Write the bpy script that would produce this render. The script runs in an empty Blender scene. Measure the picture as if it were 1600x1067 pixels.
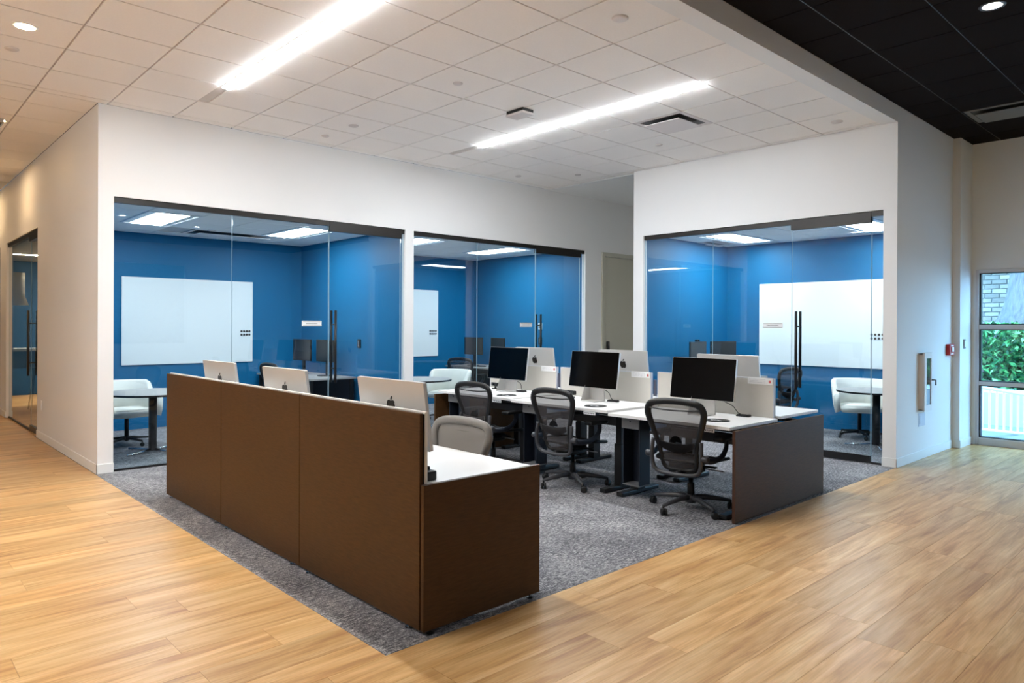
import bpy, bmesh, math, random
from math import pi, sin, cos, radians
from mathutils import Vector, Matrix
random.seed(7)
S = bpy.context.scene
COL = S.collection

# ------------------------------------------------------------------ camera, world, exposure
H = 1.5
FPX, YAW, PITCH, ROLL, CX, CY = 1105.37, 0.8210823, -0.0023020, 0.0043419, 799.32, 511.90
f = Vector((cos(PITCH)*cos(YAW), cos(PITCH)*sin(YAW), sin(PITCH)))
r = Vector((sin(YAW), -cos(YAW), 0)); u = r.cross(f)
r2 = r*cos(ROLL) + u*sin(ROLL); u2 = -r*sin(ROLL) + u*cos(ROLL)
cam = bpy.data.cameras.new('camera'); co = bpy.data.objects.new('camera', cam); COL.objects.link(co)
m = Matrix((r2, u2, -f)).transposed().to_4x4(); m.translation = (0, 0, H); co.matrix_world = m
cam.sensor_width = 36; cam.lens = FPX/1600*36; cam.sensor_fit = 'HORIZONTAL'
cam.shift_x = (800-CX)/1600; cam.shift_y = (CY-533.5)/1600
cam.clip_start = .05; cam.clip_end = 200
S.camera = co
S.view_settings.view_transform = 'Standard'; S.view_settings.look = 'None'
S.view_settings.gamma = 1; S.view_settings.use_curve_mapping = False
S.view_settings.exposure = 1.5
W = bpy.data.worlds.new('sky'); S.world = W; W.use_nodes = True
bg = W.node_tree.nodes['Background']; bg.inputs[0].default_value = (.34, .66, 1, 1); bg.inputs[1].default_value = 5.0

STRIP = 45.0      # linear ceiling lights
TROFF = 13.0       # room troffers
WARM = (1.0, .70, .38)

# ------------------------------------------------------------------ materials
def lin(c):
    return tuple(((x/255)/12.92 if x/255 <= .04045 else (((x/255)+.055)/1.055)**2.4) for x in c) + (1,)
MATS = {}
def mat(name, rgb, rough=.5, metal=0, spec=.5, bump=0, bscale=80, var=0, vscale=5, coat=0, stretch=(1,1,1)):
    if name in MATS: return MATS[name]
    m = bpy.data.materials.new(name); m.use_nodes = True; n = m.node_tree.nodes; l = m.node_tree.links
    b = n['Principled BSDF']; c = lin(rgb)
    b.inputs['Base Color'].default_value = c; b.inputs['Roughness'].default_value = rough
    b.inputs['Metallic'].default_value = metal; b.inputs['Specular IOR Level'].default_value = spec
    b.inputs['Coat Weight'].default_value = coat
    if var or bump:
        tc = n.new('ShaderNodeTexCoord'); mp = n.new('ShaderNodeMapping'); mp.inputs['Scale'].default_value = stretch
        l.new(tc.outputs['Object'], mp.inputs['Vector'])
    if var:
        t = n.new('ShaderNodeTexNoise'); t.inputs['Scale'].default_value = vscale; t.inputs['Detail'].default_value = 6
        l.new(mp.outputs[0], t.inputs['Vector'])
        rp = n.new('ShaderNodeValToRGB'); rp.color_ramp.elements[0].position = .3; rp.color_ramp.elements[1].position = .7
        rp.color_ramp.elements[0].color = tuple(x*(1-var) for x in c[:3])+(1,)
        rp.color_ramp.elements[1].color = tuple(min(1, x*(1+var)) for x in c[:3])+(1,)
        l.new(t.outputs[0], rp.inputs[0]); l.new(rp.outputs[0], b.inputs['Base Color'])
    if bump:
        t = n.new('ShaderNodeTexNoise'); t.inputs['Scale'].default_value = bscale; t.inputs['Detail'].default_value = 3
        l.new(mp.outputs[0], t.inputs['Vector'])
        bu = n.new('ShaderNodeBump'); bu.inputs['Strength'].default_value = bump; bu.inputs['Distance'].default_value = .01
        l.new(t.outputs[0], bu.inputs['Height']); l.new(bu.outputs[0], b.inputs['Normal'])
    MATS[name] = m; return m
def emis(name, rgb, s):
    m = bpy.data.materials.new(name); m.use_nodes = True; b = m.node_tree.nodes['Principled BSDF']
    b.inputs['Base Color'].default_value = (.8, .8, .8, 1); b.inputs['Emission Color'].default_value = tuple(rgb)+(1,)
    b.inputs['Emission Strength'].default_value = s; return m
WHITE = mat('white_wall_paint', (240, 239, 238), .6, spec=.3, bump=.03, bscale=200)
GREIGE = mat('greige_paint', (196, 192, 176), .6, spec=.3)
BLUE = mat('blue_wall_paint', (0, 102, 148), .55, spec=.35, bump=.03, bscale=200)
BASEB = mat('baseboard_white', (242, 242, 240), .45)
TILE = mat('mineral_fibre_tile_white', (250, 245, 241), .85, spec=.2, bump=.15, bscale=260, var=.015, vscale=60)
GRIDW = mat('ceiling_grid_white', (205, 196, 190), .5)
TILED = mat('mineral_fibre_tile_black', (27, 22, 22), .9, spec=.08, bump=.25, bscale=260, var=.25, vscale=120)
GRIDD = mat('ceiling_grid_black', (10, 10, 11), .45)
GRIDB = mat('ceiling_bar_satin_black', (22, 22, 24), .4)
BLK = mat('black_anodised', (24, 22, 22), .35)
BRONZE = mat('dark_bronze_metal', (40, 36, 33), .4, metal=.3)
ALU = mat('silver_aluminium', (205, 203, 200), .38, metal=.35)
ALUD = mat('grey_metal', (140, 142, 146), .4, metal=.6)
SCR = mat('black_screen_glass', (3, 3, 4), .1, spec=.12)
LOGO = mat('dark_mirror_logo', (38, 32, 28), .2, metal=.3)
LAMW = mat('white_laminate', (244, 242, 240), .35)
BROWN = mat('brown_woven_laminate', (78, 53, 29), .5, spec=.18, var=.16, vscale=14, bump=.06, bscale=300, stretch=(1, 1, 9))
BRN2 = mat('brown_laminate_edge', (70, 48, 34), .45)
FABW = mat('light_grey_screen_fabric', (206, 202, 194), .9, spec=.1, bump=.2, bscale=500)
PLB = mat('black_plastic', (11, 11, 12), .45)
PLG = mat('graphite_plastic', (62, 62, 66), .42)
PLB2 = mat('blue_black_steel', (26, 32, 44), .45)
RUB = mat('black_rubber', (12, 12, 13), .6)
UPH = mat('cream_upholstery', (232, 230, 222), .85, spec=.15, bump=.1, bscale=300)
TABT = mat('grey_table_laminate', (176, 170, 164), .3)
WBD = mat('whiteboard_glass', (236, 242, 243), .12, spec=.5)
RED = mat('red_enamel', (190, 22, 20), .35)
PAPER = mat('white_card', (244, 244, 244), .6)
INK = mat('dark_ink', (60, 60, 64), .6)
INKR = mat('red_ink', (200, 90, 90), .6)
CHROME = mat('chrome', (200, 205, 210), .15, metal=1)
STONE = mat('concrete', (205, 203, 200), .8, var=.1)
GREY = mat('grey_panel', (150, 148, 146), .5)
LAMP = emis('led_diffuser', (.90, .955, 1), STRIP)
TROF = emis('troffer_diffuser', (.93, .97, 1), TROFF)
WLAMP = emis('warm_downlight_lens', WARM, 230)
NLAMP = emis('neutral_downlight_lens', (1, .97, .92), 105)

def glass(name, tint=(.90, .955, .975)):
    m = bpy.data.materials.new(name); m.use_nodes = True; n = m.node_tree.nodes; l = m.node_tree.links; n.clear()
    o = n.new('ShaderNodeOutputMaterial'); mx = n.new('ShaderNodeMixShader'); fr = n.new('ShaderNodeFresnel'); fr.inputs[0].default_value = 1.5
    t = n.new('ShaderNodeBsdfTransparent'); t.inputs[0].default_value = tuple(tint)+(1,)
    g = n.new('ShaderNodeBsdfGlossy'); g.inputs['Roughness'].default_value = 0
    ge = n.new('ShaderNodeNewGeometry'); ma = n.new('ShaderNodeMath'); ma.operation = 'MULTIPLY'; inv = n.new('ShaderNodeMath'); inv.operation = 'SUBTRACT'; inv.inputs[0].default_value = 1
    l.new(ge.outputs['Backfacing'], inv.inputs[1]); l.new(fr.outputs[0], ma.inputs[0]); l.new(inv.outputs[0], ma.inputs[1])
    m2 = n.new('ShaderNodeMath'); m2.operation = 'MULTIPLY'; m2.inputs[1].default_value = 1.7; l.new(ma.outputs[0], m2.inputs[0])
    l.new(m2.outputs[0], mx.inputs[0]); l.new(t.outputs[0], mx.inputs[1]); l.new(g.outputs[0], mx.inputs[2]); l.new(mx.outputs[0], o.inputs[0])
    return m
GLASS = glass('clear_glass')
GEDGE = mat('glass_edge_green', (170, 196, 205), .2)
def mesh_mat(name, rgb, alpha):
    m = bpy.data.materials.new(name); m.use_nodes = True; n = m.node_tree.nodes; l = m.node_tree.links
    b = n['Principled BSDF']; b.inputs['Base Color'].default_value = lin(rgb); b.inputs['Roughness'].default_value = .7
    o = n['Material Output']; t = n.new('ShaderNodeBsdfTransparent'); mx = n.new('ShaderNodeMixShader'); mx.inputs[0].default_value = alpha
    l.new(t.outputs[0], mx.inputs[1]); l.new(b.outputs[0], mx.inputs[2]); l.new(mx.outputs[0], o.inputs[0]); return m
MESHF = mesh_mat('grey_mesh_membrane', (66, 62, 63), .72)
MESHN = mesh_mat('taupe_mesh_membrane', (150, 143, 136), .93)

def wood():
    m = bpy.data.materials.new('oak_plank'); m.use_nodes = True; n = m.node_tree.nodes; l = m.node_tree.links; b = n['Principled BSDF']
    tc = n.new('ShaderNodeTexCoord'); oi = n.new('ShaderNodeObjectInfo')
    ad = n.new('ShaderNodeVectorMath'); ad.operation = 'ADD'; mu = n.new('ShaderNodeVectorMath'); mu.operation = 'SCALE'; mu.inputs['Scale'].default_value = 40
    cb = n.new('ShaderNodeCombineXYZ'); l.new(oi.outputs['Random'], cb.inputs[0]); l.new(oi.outputs['Random'], cb.inputs[1]); l.new(cb.outputs[0], mu.inputs[0])
    l.new(tc.outputs['Object'], ad.inputs[0]); l.new(mu.outputs[0], ad.inputs[1])
    mp = n.new('ShaderNodeMapping'); mp.inputs['Scale'].default_value = (.9, 9, 1); l.new(ad.outputs[0], mp.inputs[0])
    n1 = n.new('ShaderNodeTexNoise'); n1.inputs['Scale'].default_value = 1.5; n1.inputs['Detail'].default_value = 7; n1.inputs['Roughness'].default_value = .6; n1.inputs['Distortion'].default_value = .6
    l.new(mp.outputs[0], n1.inputs[0])
    mp2 = n.new('ShaderNodeMapping'); mp2.inputs['Scale'].default_value = (3, 90, 1); l.new(ad.outputs[0], mp2.inputs[0])
    n2 = n.new('ShaderNodeTexNoise'); n2.inputs['Scale'].default_value = 1.2; n2.inputs['Detail'].default_value = 4; l.new(mp2.outputs[0], n2.inputs[0])
    rp = n.new('ShaderNodeValToRGB'); e = rp.color_ramp.elements
    e[0].position = .28; e[0].color = lin((182, 124, 70)); e[1].position = .62; e[1].color = lin((236, 194, 136))
    x = e.new(.46); x.color = lin((218, 168, 106))
    x = e.new(.8); x.color = lin((247, 216, 168))
    l.new(n1.outputs[0], rp.inputs[0])
    m1 = n.new('ShaderNodeMix'); m1.data_type = 'RGBA'; m1.blend_type = 'MULTIPLY'; m1.inputs['Factor'].default_value = .35
    rp2 = n.new('ShaderNodeValToRGB'); rp2.color_ramp.elements[0].position = .35; rp2.color_ramp.elements[0].color = (.6, .5, .42, 1); rp2.color_ramp.elements[1].position = .6
    l.new(n2.outputs[0], rp2.inputs[0]); l.new(rp.outputs[0], m1.inputs['A']); l.new(rp2.outputs[0], m1.inputs['B'])
    m2 = n.new('ShaderNodeMix'); m2.data_type = 'RGBA'; m2.blend_type = 'MULTIPLY'; m2.inputs['Factor'].default_value = 1
    mr = n.new('ShaderNodeMapRange'); mr.inputs['To Min'].default_value = .84; mr.inputs['To Max'].default_value = 1.06; l.new(oi.outputs['Random'], mr.inputs[0])
    l.new(m1.outputs['Result'], m2.inputs['A']); l.new(mr.outputs[0], m2.inputs['B']); l.new(m2.outputs['Result'], b.inputs['Base Color'])
    b.inputs['Roughness'].default_value = .36; b.inputs['Specular IOR Level'].default_value = .5
    bu = n.new('ShaderNodeBump'); bu.inputs['Strength'].default_value = .12; bu.inputs['Distance'].default_value = .002; l.new(n2.outputs[0], bu.inputs['Height']); l.new(bu.outputs[0], b.inputs['Normal'])
    return m
WOOD = wood()
def carpet():
    m = bpy.data.materials.new('grey_mottled_carpet'); m.use_nodes = True; n = m.node_tree.nodes; l = m.node_tree.links; b = n['Principled BSDF']
    tc = n.new('ShaderNodeTexCoord')
    def noise(sc, s, d=4):
        mp = n.new('ShaderNodeMapping'); mp.inputs['Scale'].default_value = sc; l.new(tc.outputs['Object'], mp.inputs[0])
        t = n.new('ShaderNodeTexNoise'); t.inputs['Scale'].default_value = s; t.inputs['Detail'].default_value = d; t.inputs['Roughness'].default_value = .7; l.new(mp.outputs[0], t.inputs[0]); return t
    a = noise((1, 3.2, 1), 22); c = noise((3, 1, 1), 60); d = noise((1, 1, 1), 2.2, 2)
    ma = n.new('ShaderNodeMath'); ma.operation = 'ADD'; l.new(a.outputs[0], ma.inputs[0]); l.new(c.outputs[0], ma.inputs[1])
    mb = n.new('ShaderNodeMath'); mb.operation = 'MULTIPLY_ADD'; l.new(d.outputs[0], mb.inputs[0]); mb.inputs[1].default_value = .3; l.new(ma.outputs[0], mb.inputs[2])
    rp = n.new('ShaderNodeValToRGB'); e = rp.color_ramp.elements
    mr = n.new('ShaderNodeMapRange'); mr.inputs[1].default_value = .78; mr.inputs[2].default_value = 1.52; l.new(mb.outputs[0], mr.inputs[0])
    e[0].position = .12; e[0].color = lin((56, 55, 58)); e[1].position = .9; e[1].color = lin((226, 222, 220)); x = e.new(.48); x.color = lin((126, 124, 128))
    l.new(mr.outputs[0], rp.inputs[0]); l.new(rp.outputs[0], b.inputs['Base Color']); b.inputs['Roughness'].default_value = .95; b.inputs['Specular IOR Level'].default_value = .1
    bu = n.new('ShaderNodeBump'); bu.inputs['Strength'].default_value = .5; bu.inputs['Distance'].default_value = .004; l.new(c.outputs[0], bu.inputs['Height']); l.new(bu.outputs[0], b.inputs['Normal'])
    return m
CARPET = carpet()

# ------------------------------------------------------------------ helpers
def obj(name, bm, m, parent=None, smooth=False, loc=None):
    me = bpy.data.meshes.new(name)
    if isinstance(bm, bpy.types.Mesh): me = bm
    else:
        bmesh.ops.recalc_face_normals(bm, faces=bm.faces)
        bm.to_mesh(me); bm.free()
        me.materials.append(m)
        if smooth:
            for p in me.polygons: p.use_smooth = True
    o = bpy.data.objects.new(name, me); COL.objects.link(o)
    if parent: o.parent = parent
    if loc: o.location = loc
    return o
def tag(o, label=None, cat=None, group=None, kind=None):
    if label: o['label'] = label
    if cat: o['category'] = cat
    if group: o['group'] = group
    if kind: o['kind'] = kind
    return o
def thing(name, label, cat, loc=(0, 0, 0), rz=0, group=None):
    o = bpy.data.objects.new(name, None); COL.objects.link(o); o.location = loc; o.rotation_euler = (0, 0, rz); o.empty_display_size = .1
    return tag(o, label, cat, group)
def dup(o, parent=None):
    c = o.copy(); COL.objects.link(c)
    if parent: c.parent = parent
    for ch in list(o.children): dup(ch, c)
    return c
def B(*boxes, bev=0, seg=2):
    bm = bmesh.new()
    for b in boxes: addbox(bm, *b, bev=bev, seg=seg)
    return bm
def addbox(bm, x0, x1, y0, y1, z0, z1, bev=0, seg=2, M=None):
    r_ = bmesh.ops.create_cube(bm, size=1)
    vs = r_['verts']
    bmesh.ops.scale(bm, vec=(abs(x1-x0), abs(y1-y0), abs(z1-z0)), verts=vs)
    bmesh.ops.translate(bm, vec=((x0+x1)/2, (y0+y1)/2, (z0+z1)/2), verts=vs)
    if bev:
        es = list({e for v in vs for e in v.link_edges})
        q = bmesh.ops.bevel(bm, geom=es, offset=bev, segments=seg, affect='EDGES', profile=.6)
        vs = list({v for fc in q['faces'] for v in fc.verts} | {v for v in vs if v.is_valid})
    if M is not None: bmesh.ops.transform(bm, matrix=M, verts=vs)
    return vs
def addtube(bm, pts, rad, seg=8, closed=False, flat=1.0, cap=True):
    pts = [Vector(p) for p in pts]; n = len(pts)
    rads = rad if isinstance(rad, (list, tuple)) else [rad]*n
    rings = []; prev = None
    for i, p in enumerate(pts):
        a = pts[(i-1) % n] if (closed or i) else pts[0]; b = pts[(i+1) % n] if (closed or i < n-1) else pts[-1]
        t = (b-a).normalized()
        if prev is None:
            ref = Vector((0, 0, 1)) if abs(t.z) < .9 else Vector((1, 0, 0)); nr = t.cross(ref).normalized()
        else: nr = (prev - t*prev.dot(t)).normalized()
        prev = nr; bn = t.cross(nr)
        rings.append([bm.verts.new(p + (nr*cos(2*pi*k/seg) + bn*sin(2*pi*k/seg)*flat)*rads[i]) for k in range(seg)])
    for i in range(n if closed else n-1):
        A, C = rings[i], rings[(i+1) % n]
        sh = 0
        if closed and i == n-1:
            sh = min(range(seg), key=lambda s: (A[0].co - C[s].co).length)
        for k in range(seg): bm.faces.new((A[k], A[(k+1) % seg], C[(k+1+sh) % seg], C[(k+sh) % seg]))
    if cap and not closed: bm.faces.new(rings[0][::-1]); bm.faces.new(rings[-1])
    return bm
def T(pts, rad, **k): return addtube(bmesh.new(), pts, rad, **k)
def addlathe(bm, prof, seg=24, c=(0, 0, 0), M=None):
    rings = []; nv = []
    for (rr, z) in prof:
        if rr < 1e-6: v = bm.verts.new((c[0], c[1], c[2]+z)); rings.append([v]); nv.append(v)
        else:
            R = [bm.verts.new((c[0]+rr*cos(2*pi*k/seg), c[1]+rr*sin(2*pi*k/seg), c[2]+z)) for k in range(seg)]; rings.append(R); nv += R
    for A, C in zip(rings, rings[1:]):
        for k in range(seg):
            if len(A) == 1 and len(C) == 1: continue
            if len(A) == 1: bm.faces.new((A[0], C[k], C[(k+1) % seg]))
            elif len(C) == 1: bm.faces.new((A[k], A[(k+1) % seg], C[0]))
            else: bm.faces.new((A[k], A[(k+1) % seg], C[(k+1) % seg], C[k]))
    if M is not None: bmesh.ops.transform(bm, matrix=M, verts=nv)
    return bm
def L(prof, **k): return addlathe(bmesh.new(), prof, **k)
def disc(rr, z0, z1, bev=.003): return [(0, z0), (rr-bev, z0), (rr, z0+bev), (rr, z1-bev), (rr-bev, z1), (0, z1)]
def addprism(bm, poly, z0, z1, M=None):
    lo = [bm.verts.new((p[0], p[1], z0)) for p in poly]; hi = [bm.verts.new((p[0], p[1], z1)) for p in poly]
    a = bm.faces.new(lo[::-1]); b = bm.faces.new(hi); n = len(poly)
    for i in range(n): bm.faces.new((lo[i], lo[(i+1) % n], hi[(i+1) % n], hi[i]))
    bmesh.ops.triangulate(bm, faces=[a, b])
    if M is not None: bmesh.ops.transform(bm, matrix=M, verts=lo+hi)
    return bm
def rrect(x0, x1, y0, y1, rad, n=6):
    p = []
    for cx, cy, a0 in ((x1-rad, y1-rad, 0), (x0+rad, y1-rad, pi/2), (x0+rad, y0+rad, pi), (x1-rad, y0+rad, 3*pi/2)):
        for k in range(n+1): a = a0 + pi/2*k/n; p.append((cx+rad*cos(a), cy+rad*sin(a)))
    return p
def catmull(P, n=6, closed=False):
    out = []; N = len(P); P = [Vector(p) for p in P]
    for i in range(N if closed else N-1):
        g = lambda k: P[k % N] if closed else P[max(0, min(N-1, k))]
        a, b, c, d = g(i-1), g(i), g(i+1), g(i+2)
        for j in range(n):
            t = j/n; out.append(.5*((2*b) + (c-a)*t + (2*a-5*b+4*c-d)*t*t + (3*b-a-3*c+d)*t**3))
    if not closed: out.append(P[-1])
    return out
def struct(name, bm, m, parent=None, smooth=False):
    o = obj(name, bm, m, parent, smooth)
    if not parent: o['kind'] = 'structure'
    return o
def wall_with_openings(axis, c0, c1, a0, a1, z1, ops, z0=0):
    """axis 'x': wall plane normal along x (thickness c0..c1), running a0..a1 along y."""
    bm = bmesh.new(); cur = a0
    def bx(p, q, zz0, zz1):
        if q-p < 1e-4 or zz1-zz0 < 1e-4: return
        if axis == 'x': addbox(bm, c0, c1, p, q, zz0, zz1)
        else: addbox(bm, p, q, c0, c1, zz0, zz1)
    for (o0, o1, oz0, oz1) in sorted(ops):
        bx(cur, o0, z0, z1); bx(o0, o1, oz1, z1); bx(o0, o1, z0, oz0); cur = o1
    bx(cur, a1, z0, z1)
    return bm

# ------------------------------------------------------------------ the room: floors
YS = 2.735; XC = 1.775; XR = 10.6
fl = struct('floor', B((-3, XC, -6.15, 18.1, -.05, -.006), (XC, XR+.1, -6.15, YS, -.05, -.006), (XC, 5.0, 11.3, 18, -.05, -.006)), WOOD)
PW, PL_ = .228, 1.52
shared = {}
nplank = 0; extra = bmesh.new()
def plank(x0, x1, y0, y1):
    global nplank
    seen = (y0 > -1.4 and x0+x1 > .2 - 0.4 and (y1 < 14.2)) and ((x0+x1)/2*.68+(y0+y1)/2*.73 > 2.6) and ((x0+x1)/2 > -0.3)
    az = math.atan2((y0+y1)/2, (x0+x1)/2) - YAW
    seen = seen and abs(az) < .72
    g = .0007
    if not seen or nplank >= 295:
        addbox(extra, x0+g, x1-g, y0+g, y1-g, -.006, 0); return
    nplank += 1
    key = (round(x1-x0, 3), round(y1-y0, 3))
    if key not in shared:
        bm = B((-(x1-x0)/2+g, (x1-x0)/2-g, -(y1-y0)/2+g, (y1-y0)/2-g, -.006, 0))
        me = bpy.data.meshes.new('plank'); bmesh.ops.recalc_face_normals(bm, faces=bm.faces); bm.to_mesh(me); bm.free(); me.materials.append(WOOD); shared[key] = me
    o = bpy.data.objects.new('plank', shared[key]); COL.objects.link(o); o.parent = fl; o.location = ((x0+x1)/2, (y0+y1)/2, 0)
def rows(ya, yb, xa, xb):
    y = yb
    while y > ya+.01:
        y0 = max(ya, y-PW); off = random.choice((.0, .38, .76, 1.14, .2, .95)); x = xa - off
        while x < xb-.01:
            a, b_ = max(x, xa), min(x+PL_, xb)
            if b_-a > .05: plank(a, b_, y0, y)
            x += PL_
        y = y0
rows(-1.4, YS, -.8, XR)
rows(YS, 14.1, -.8, XC)
rows(11.3, 18, 1.93, 5.0)
rows(-6.1, -1.4, -2.65, XR)
rows(-1.4, 18, -2.65, -.8)
rows(14.1, 18, -.8, XC)
tag(obj('plank_field', extra, WOOD, fl), kind='stuff')
struct('floor.001', B((XC, XR, YS, 8.04, -.05, .001), (XC, XR, 8.04, 11.3, -.05, .001)), CARPET)

# ------------------------------------------------------------------ walls
ZC = 3.71
WBK = wall_with_openings('y', 7.99, 8.07, 1.79, XR, ZC, [(1.932, 5.467, 0, 2.80), (5.608, 9.155, 0, 2.795), (9.63, 10.53, 0, 2.75)])
struct('wall_back', WBK, WHITE)
struct('wall_right', wall_with_openings('x', 8.17, 8.25, 2.73, 6.22, ZC, [(2.87, 6.05, 0, 2.78)]), WHITE)
struct('wall_right_side', wall_with_openings('y', 2.73, 2.82, 8.25, XR, 3.95, [(8.885, 9.125, .59, 1.18)]), WHITE)
struct('wall_passage', B((8.25, XR, 6.16, 6.22, 0, ZC)), GREIGE)
struct('wall_corridor', wall_with_openings('x', 1.79, 1.88, 8.07, 18, ZC, [(11.15, 13.76, 0, 2.78), (14.4, 17.4, 0, 2.78)]), WHITE)
struct('wall_corridor_far', B((-2.6, 5.1, 17.95, 18.05, 0, ZC)), mat('deep_blue_paint', (20, 78, 120), .55))
struct('wall_left', B((-2.7, -2.6, -6, 18, 0, 3.95)), WHITE)
BH = [(5.2, 7.3, .9, 3.3)]
struct('wall_behind', wall_with_openings('y', -6.1, -6, -2.6, XR, 3.95, BH), WHITE)
struct('wall_window', wall_with_openings('x', XR, XR+.15, -6, 2.9, 3.95, [(.72, 2.59, 0, 2.24), (-.78, .45, 0, 2.24)]), WHITE)
struct('wall_outer', B((XR, XR+.15, 2.9, 11.3, 0, 3.95)), WHITE)
struct('trim_1', B((10.1, XR, 2.645, 2.73, 0, 3.87)), WHITE)       # pilaster
struct('trim_2', B((-2.6, 8.25, 2.73, 2.893, 3.70, 3.95), (8.25, XR, 2.82, 8.1, 3.70, 3.74)), WHITE)   # bulkhead
# blue room linings
struct('wall_room_back', B((1.93, 5.5, 11.08, 11.14, 0, 2.85)), BLUE)
struct('wall_room_back_middle', B((5.6, 9.2, 11.0, 11.06, 0, 2.85)), BLUE)
struct('wall_room_side', B((5.5, 5.6, 8.07, 11.14, 0, 2.85)), BLUE)
struct('wall_room_side_middle', B((9.2, 9.3, 8.07, 11.14, 0, 2.85)), BLUE)
struct('wall_room_side_left', B((1.88, 1.93, 8.07, 11.14, 0, 2.85)), BLUE)
struct('wall_room_right_back', B((10.56, XR, 2.82, 6.16, 0, 2.85)), BLUE)
struct('wall_room_right_side', B((8.25, 10.56, 6.12, 6.16, 0, 2.85)), BLUE)
struct('wall_room_right_near', B((8.25, 10.56, 2.82, 2.85, 0, 2.85)), BLUE)
struct('wall_lounge_back', B((1.88, 5.0, 17.9, 17.95, 0, 2.85)), mat('deep_blue_paint', (20, 78, 120), .55))
struct('wall_lounge_near', B((1.88, 5.0, 11.14, 11.25, 0, 2.85)), WHITE)
struct('wall_lounge_side', B((5.0, 5.1, 11.14, 17.95, 0, 2.85)), WHITE)
# baseboards
def bb(name, *bx): struct(name, B(*bx, bev=.004, seg=1), BASEB)
bb('baseboard_back', (1.778, 1.935, 7.978, 7.99, 0, .10), (5.455, 5.62, 7.978, 7.99, 0, .10), (9.14, 9.62, 7.978, 7.99, 0, .10))
bb('baseboard_corridor', (1.778, 1.79, 7.978, 11.15, 0, .10), (1.778, 1.79, 13.76, 14.4, 0, .10))
bb('baseboard_right', (8.158, 8.17, 2.718, 2.872, 0, .10), (8.158, 8.17, 6.048, 6.232, 0, .10), (8.158, 10.09, 2.718, 2.73, 0, .10))
bb('baseboard_pilaster', (10.088, 10.1, 2.633, 2.73, 0, .10), (10.1, 10.6, 2.633, 2.645, 0, .10))
bb('baseboard_passage', (8.17, XR, 6.22, 6.232, 0, .10))
struct('baseboard_room', B((1.94, 5.5, 11.068, 11.08, 0, .10), (5.488, 5.5, 8.09, 11.07, 0, .10), (5.61, 9.2, 10.988, 11.0, 0, .1), (9.188, 9.2, 8.09, 10.98, 0, .1), (10.548, 10.56, 2.86, 6.1, 0, .1), (8.27, 10.54, 6.108, 6.12, 0, .1)), BLUE)
MATS['bb_blue'] = BLUE

# ------------------------------------------------------------------ ceilings with tiles
P_ = .62; GX, GY = 3.11, 4.133
def ceiling(name, z, x0, x1, y0, y1, gx, gy, tm, gm, skip=(), cut=None, zs=.03, cells=None):
    c = struct(name, B((x0, x1, y0, y1, z+.012, z+zs+.02)), gm)
    tiles = {}; n = 0; rest = bmesh.new(); cand = []
    i0 = math.floor((x0-gx)/P_+1e-6); i1 = math.ceil((x1-gx)/P_-1e-6); j0 = math.floor((y0-gy)/P_+1e-6); j1 = math.ceil((y1-gy)/P_-1e-6)
    for i in range(i0, i1):
        for j in range(j0, j1):
            if (i, j) in skip: continue
            a, b_ = max(x0, gx+i*P_)+.007, min(x1, gx+(i+1)*P_)-.007
            c_, d = max(y0, gy+j*P_)+.007, min(y1, gy+(j+1)*P_)-.007
            if b_-a < .02 or d-c_ < .02: continue
            pieces = [(a, b_, c_, d)]
            if cut: pieces = cut(i, j, a, b_, c_, d)
            for q in pieces:
                if q[1]-q[0] < .01 or q[3]-q[2] < .01: continue
                mx, my = (q[0]+q[1])/2, (q[2]+q[3])/2
                az = math.atan2(my, mx) - YAW; D = math.hypot(mx, my)*cos(az)
                vis = abs(az) < .70 and D > .1 and (z-H)/D*FPX < 560
                cand.append((vis, D, q))
    cand.sort(key=lambda t: (not t[0], t[1]))
    for k, (vis, D, q) in enumerate(cand):
        if vis and n < 285:
            n += 1; w, h = round(q[1]-q[0], 3), round(q[3]-q[2], 3)
            if (w, h) not in tiles:
                bm = B((-w/2, w/2, -h/2, h/2, 0, .014)); me = bpy.data.meshes.new('ceiling_tile'); bmesh.ops.recalc_face_normals(bm, faces=bm.faces); bm.to_mesh(me); bm.free(); me.materials.append(tm); tiles[(w, h)] = me
            o = bpy.data.objects.new('ceiling_tile', tiles[(w, h)]); COL.objects.link(o); o.parent = c; o.location = ((q[0]+q[1])/2, (q[2]+q[3])/2, z)
        else: addbox(rest, q[0], q[1], q[2], q[3], z, z+.014)
    if len(rest.verts): tag(obj('tile_field', rest, tm, c), kind='stuff')
    else: rest.free()
    return c
SX = [(2.505, 2.585), (5.605, 5.690), (8.705, 8.785), (-.595, -.515)]
SY = (3.53, 6.65)
def slotcut(i, j, a, b_, c_, d):
    out = [(a, b_, c_, d)]
    for (s0, s1) in SX[:2]+SX[3:]:
        nx = []
        for q in out:
            if q[0] < s1 and q[1] > s0 and q[2] < SY[1] and q[3] > SY[0]:
                nx.append((q[0], s0-.004, q[2], q[3])); nx.append((s1+.004, q[1], q[2], q[3]))
            else: nx.append(q)
        out = nx
    return out
# white ceiling: alcove + corridor (the passage behind the right room too)
ceiling('ceiling', ZC, -2.6, 8.17, 2.893, 7.99, GX, GY, TILE, GRIDW, skip={(5, 0)}, cut=slotcut)
ceiling('ceiling.001', ZC, -2.6, 1.79, 7.99, 17.95, GX, GY, TILE, GRIDW)
ceiling('ceiling.002', ZC-.001, 8.17, XR, 6.22, 7.99, GX, GY, TILE, GRIDW)
cb = ceiling('ceiling.003', 3.87, -2.6, XR, -6, 2.73, 5.19, 2.335, TILED, GRIDD, skip={(6, -2), (6, -1)})
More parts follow.
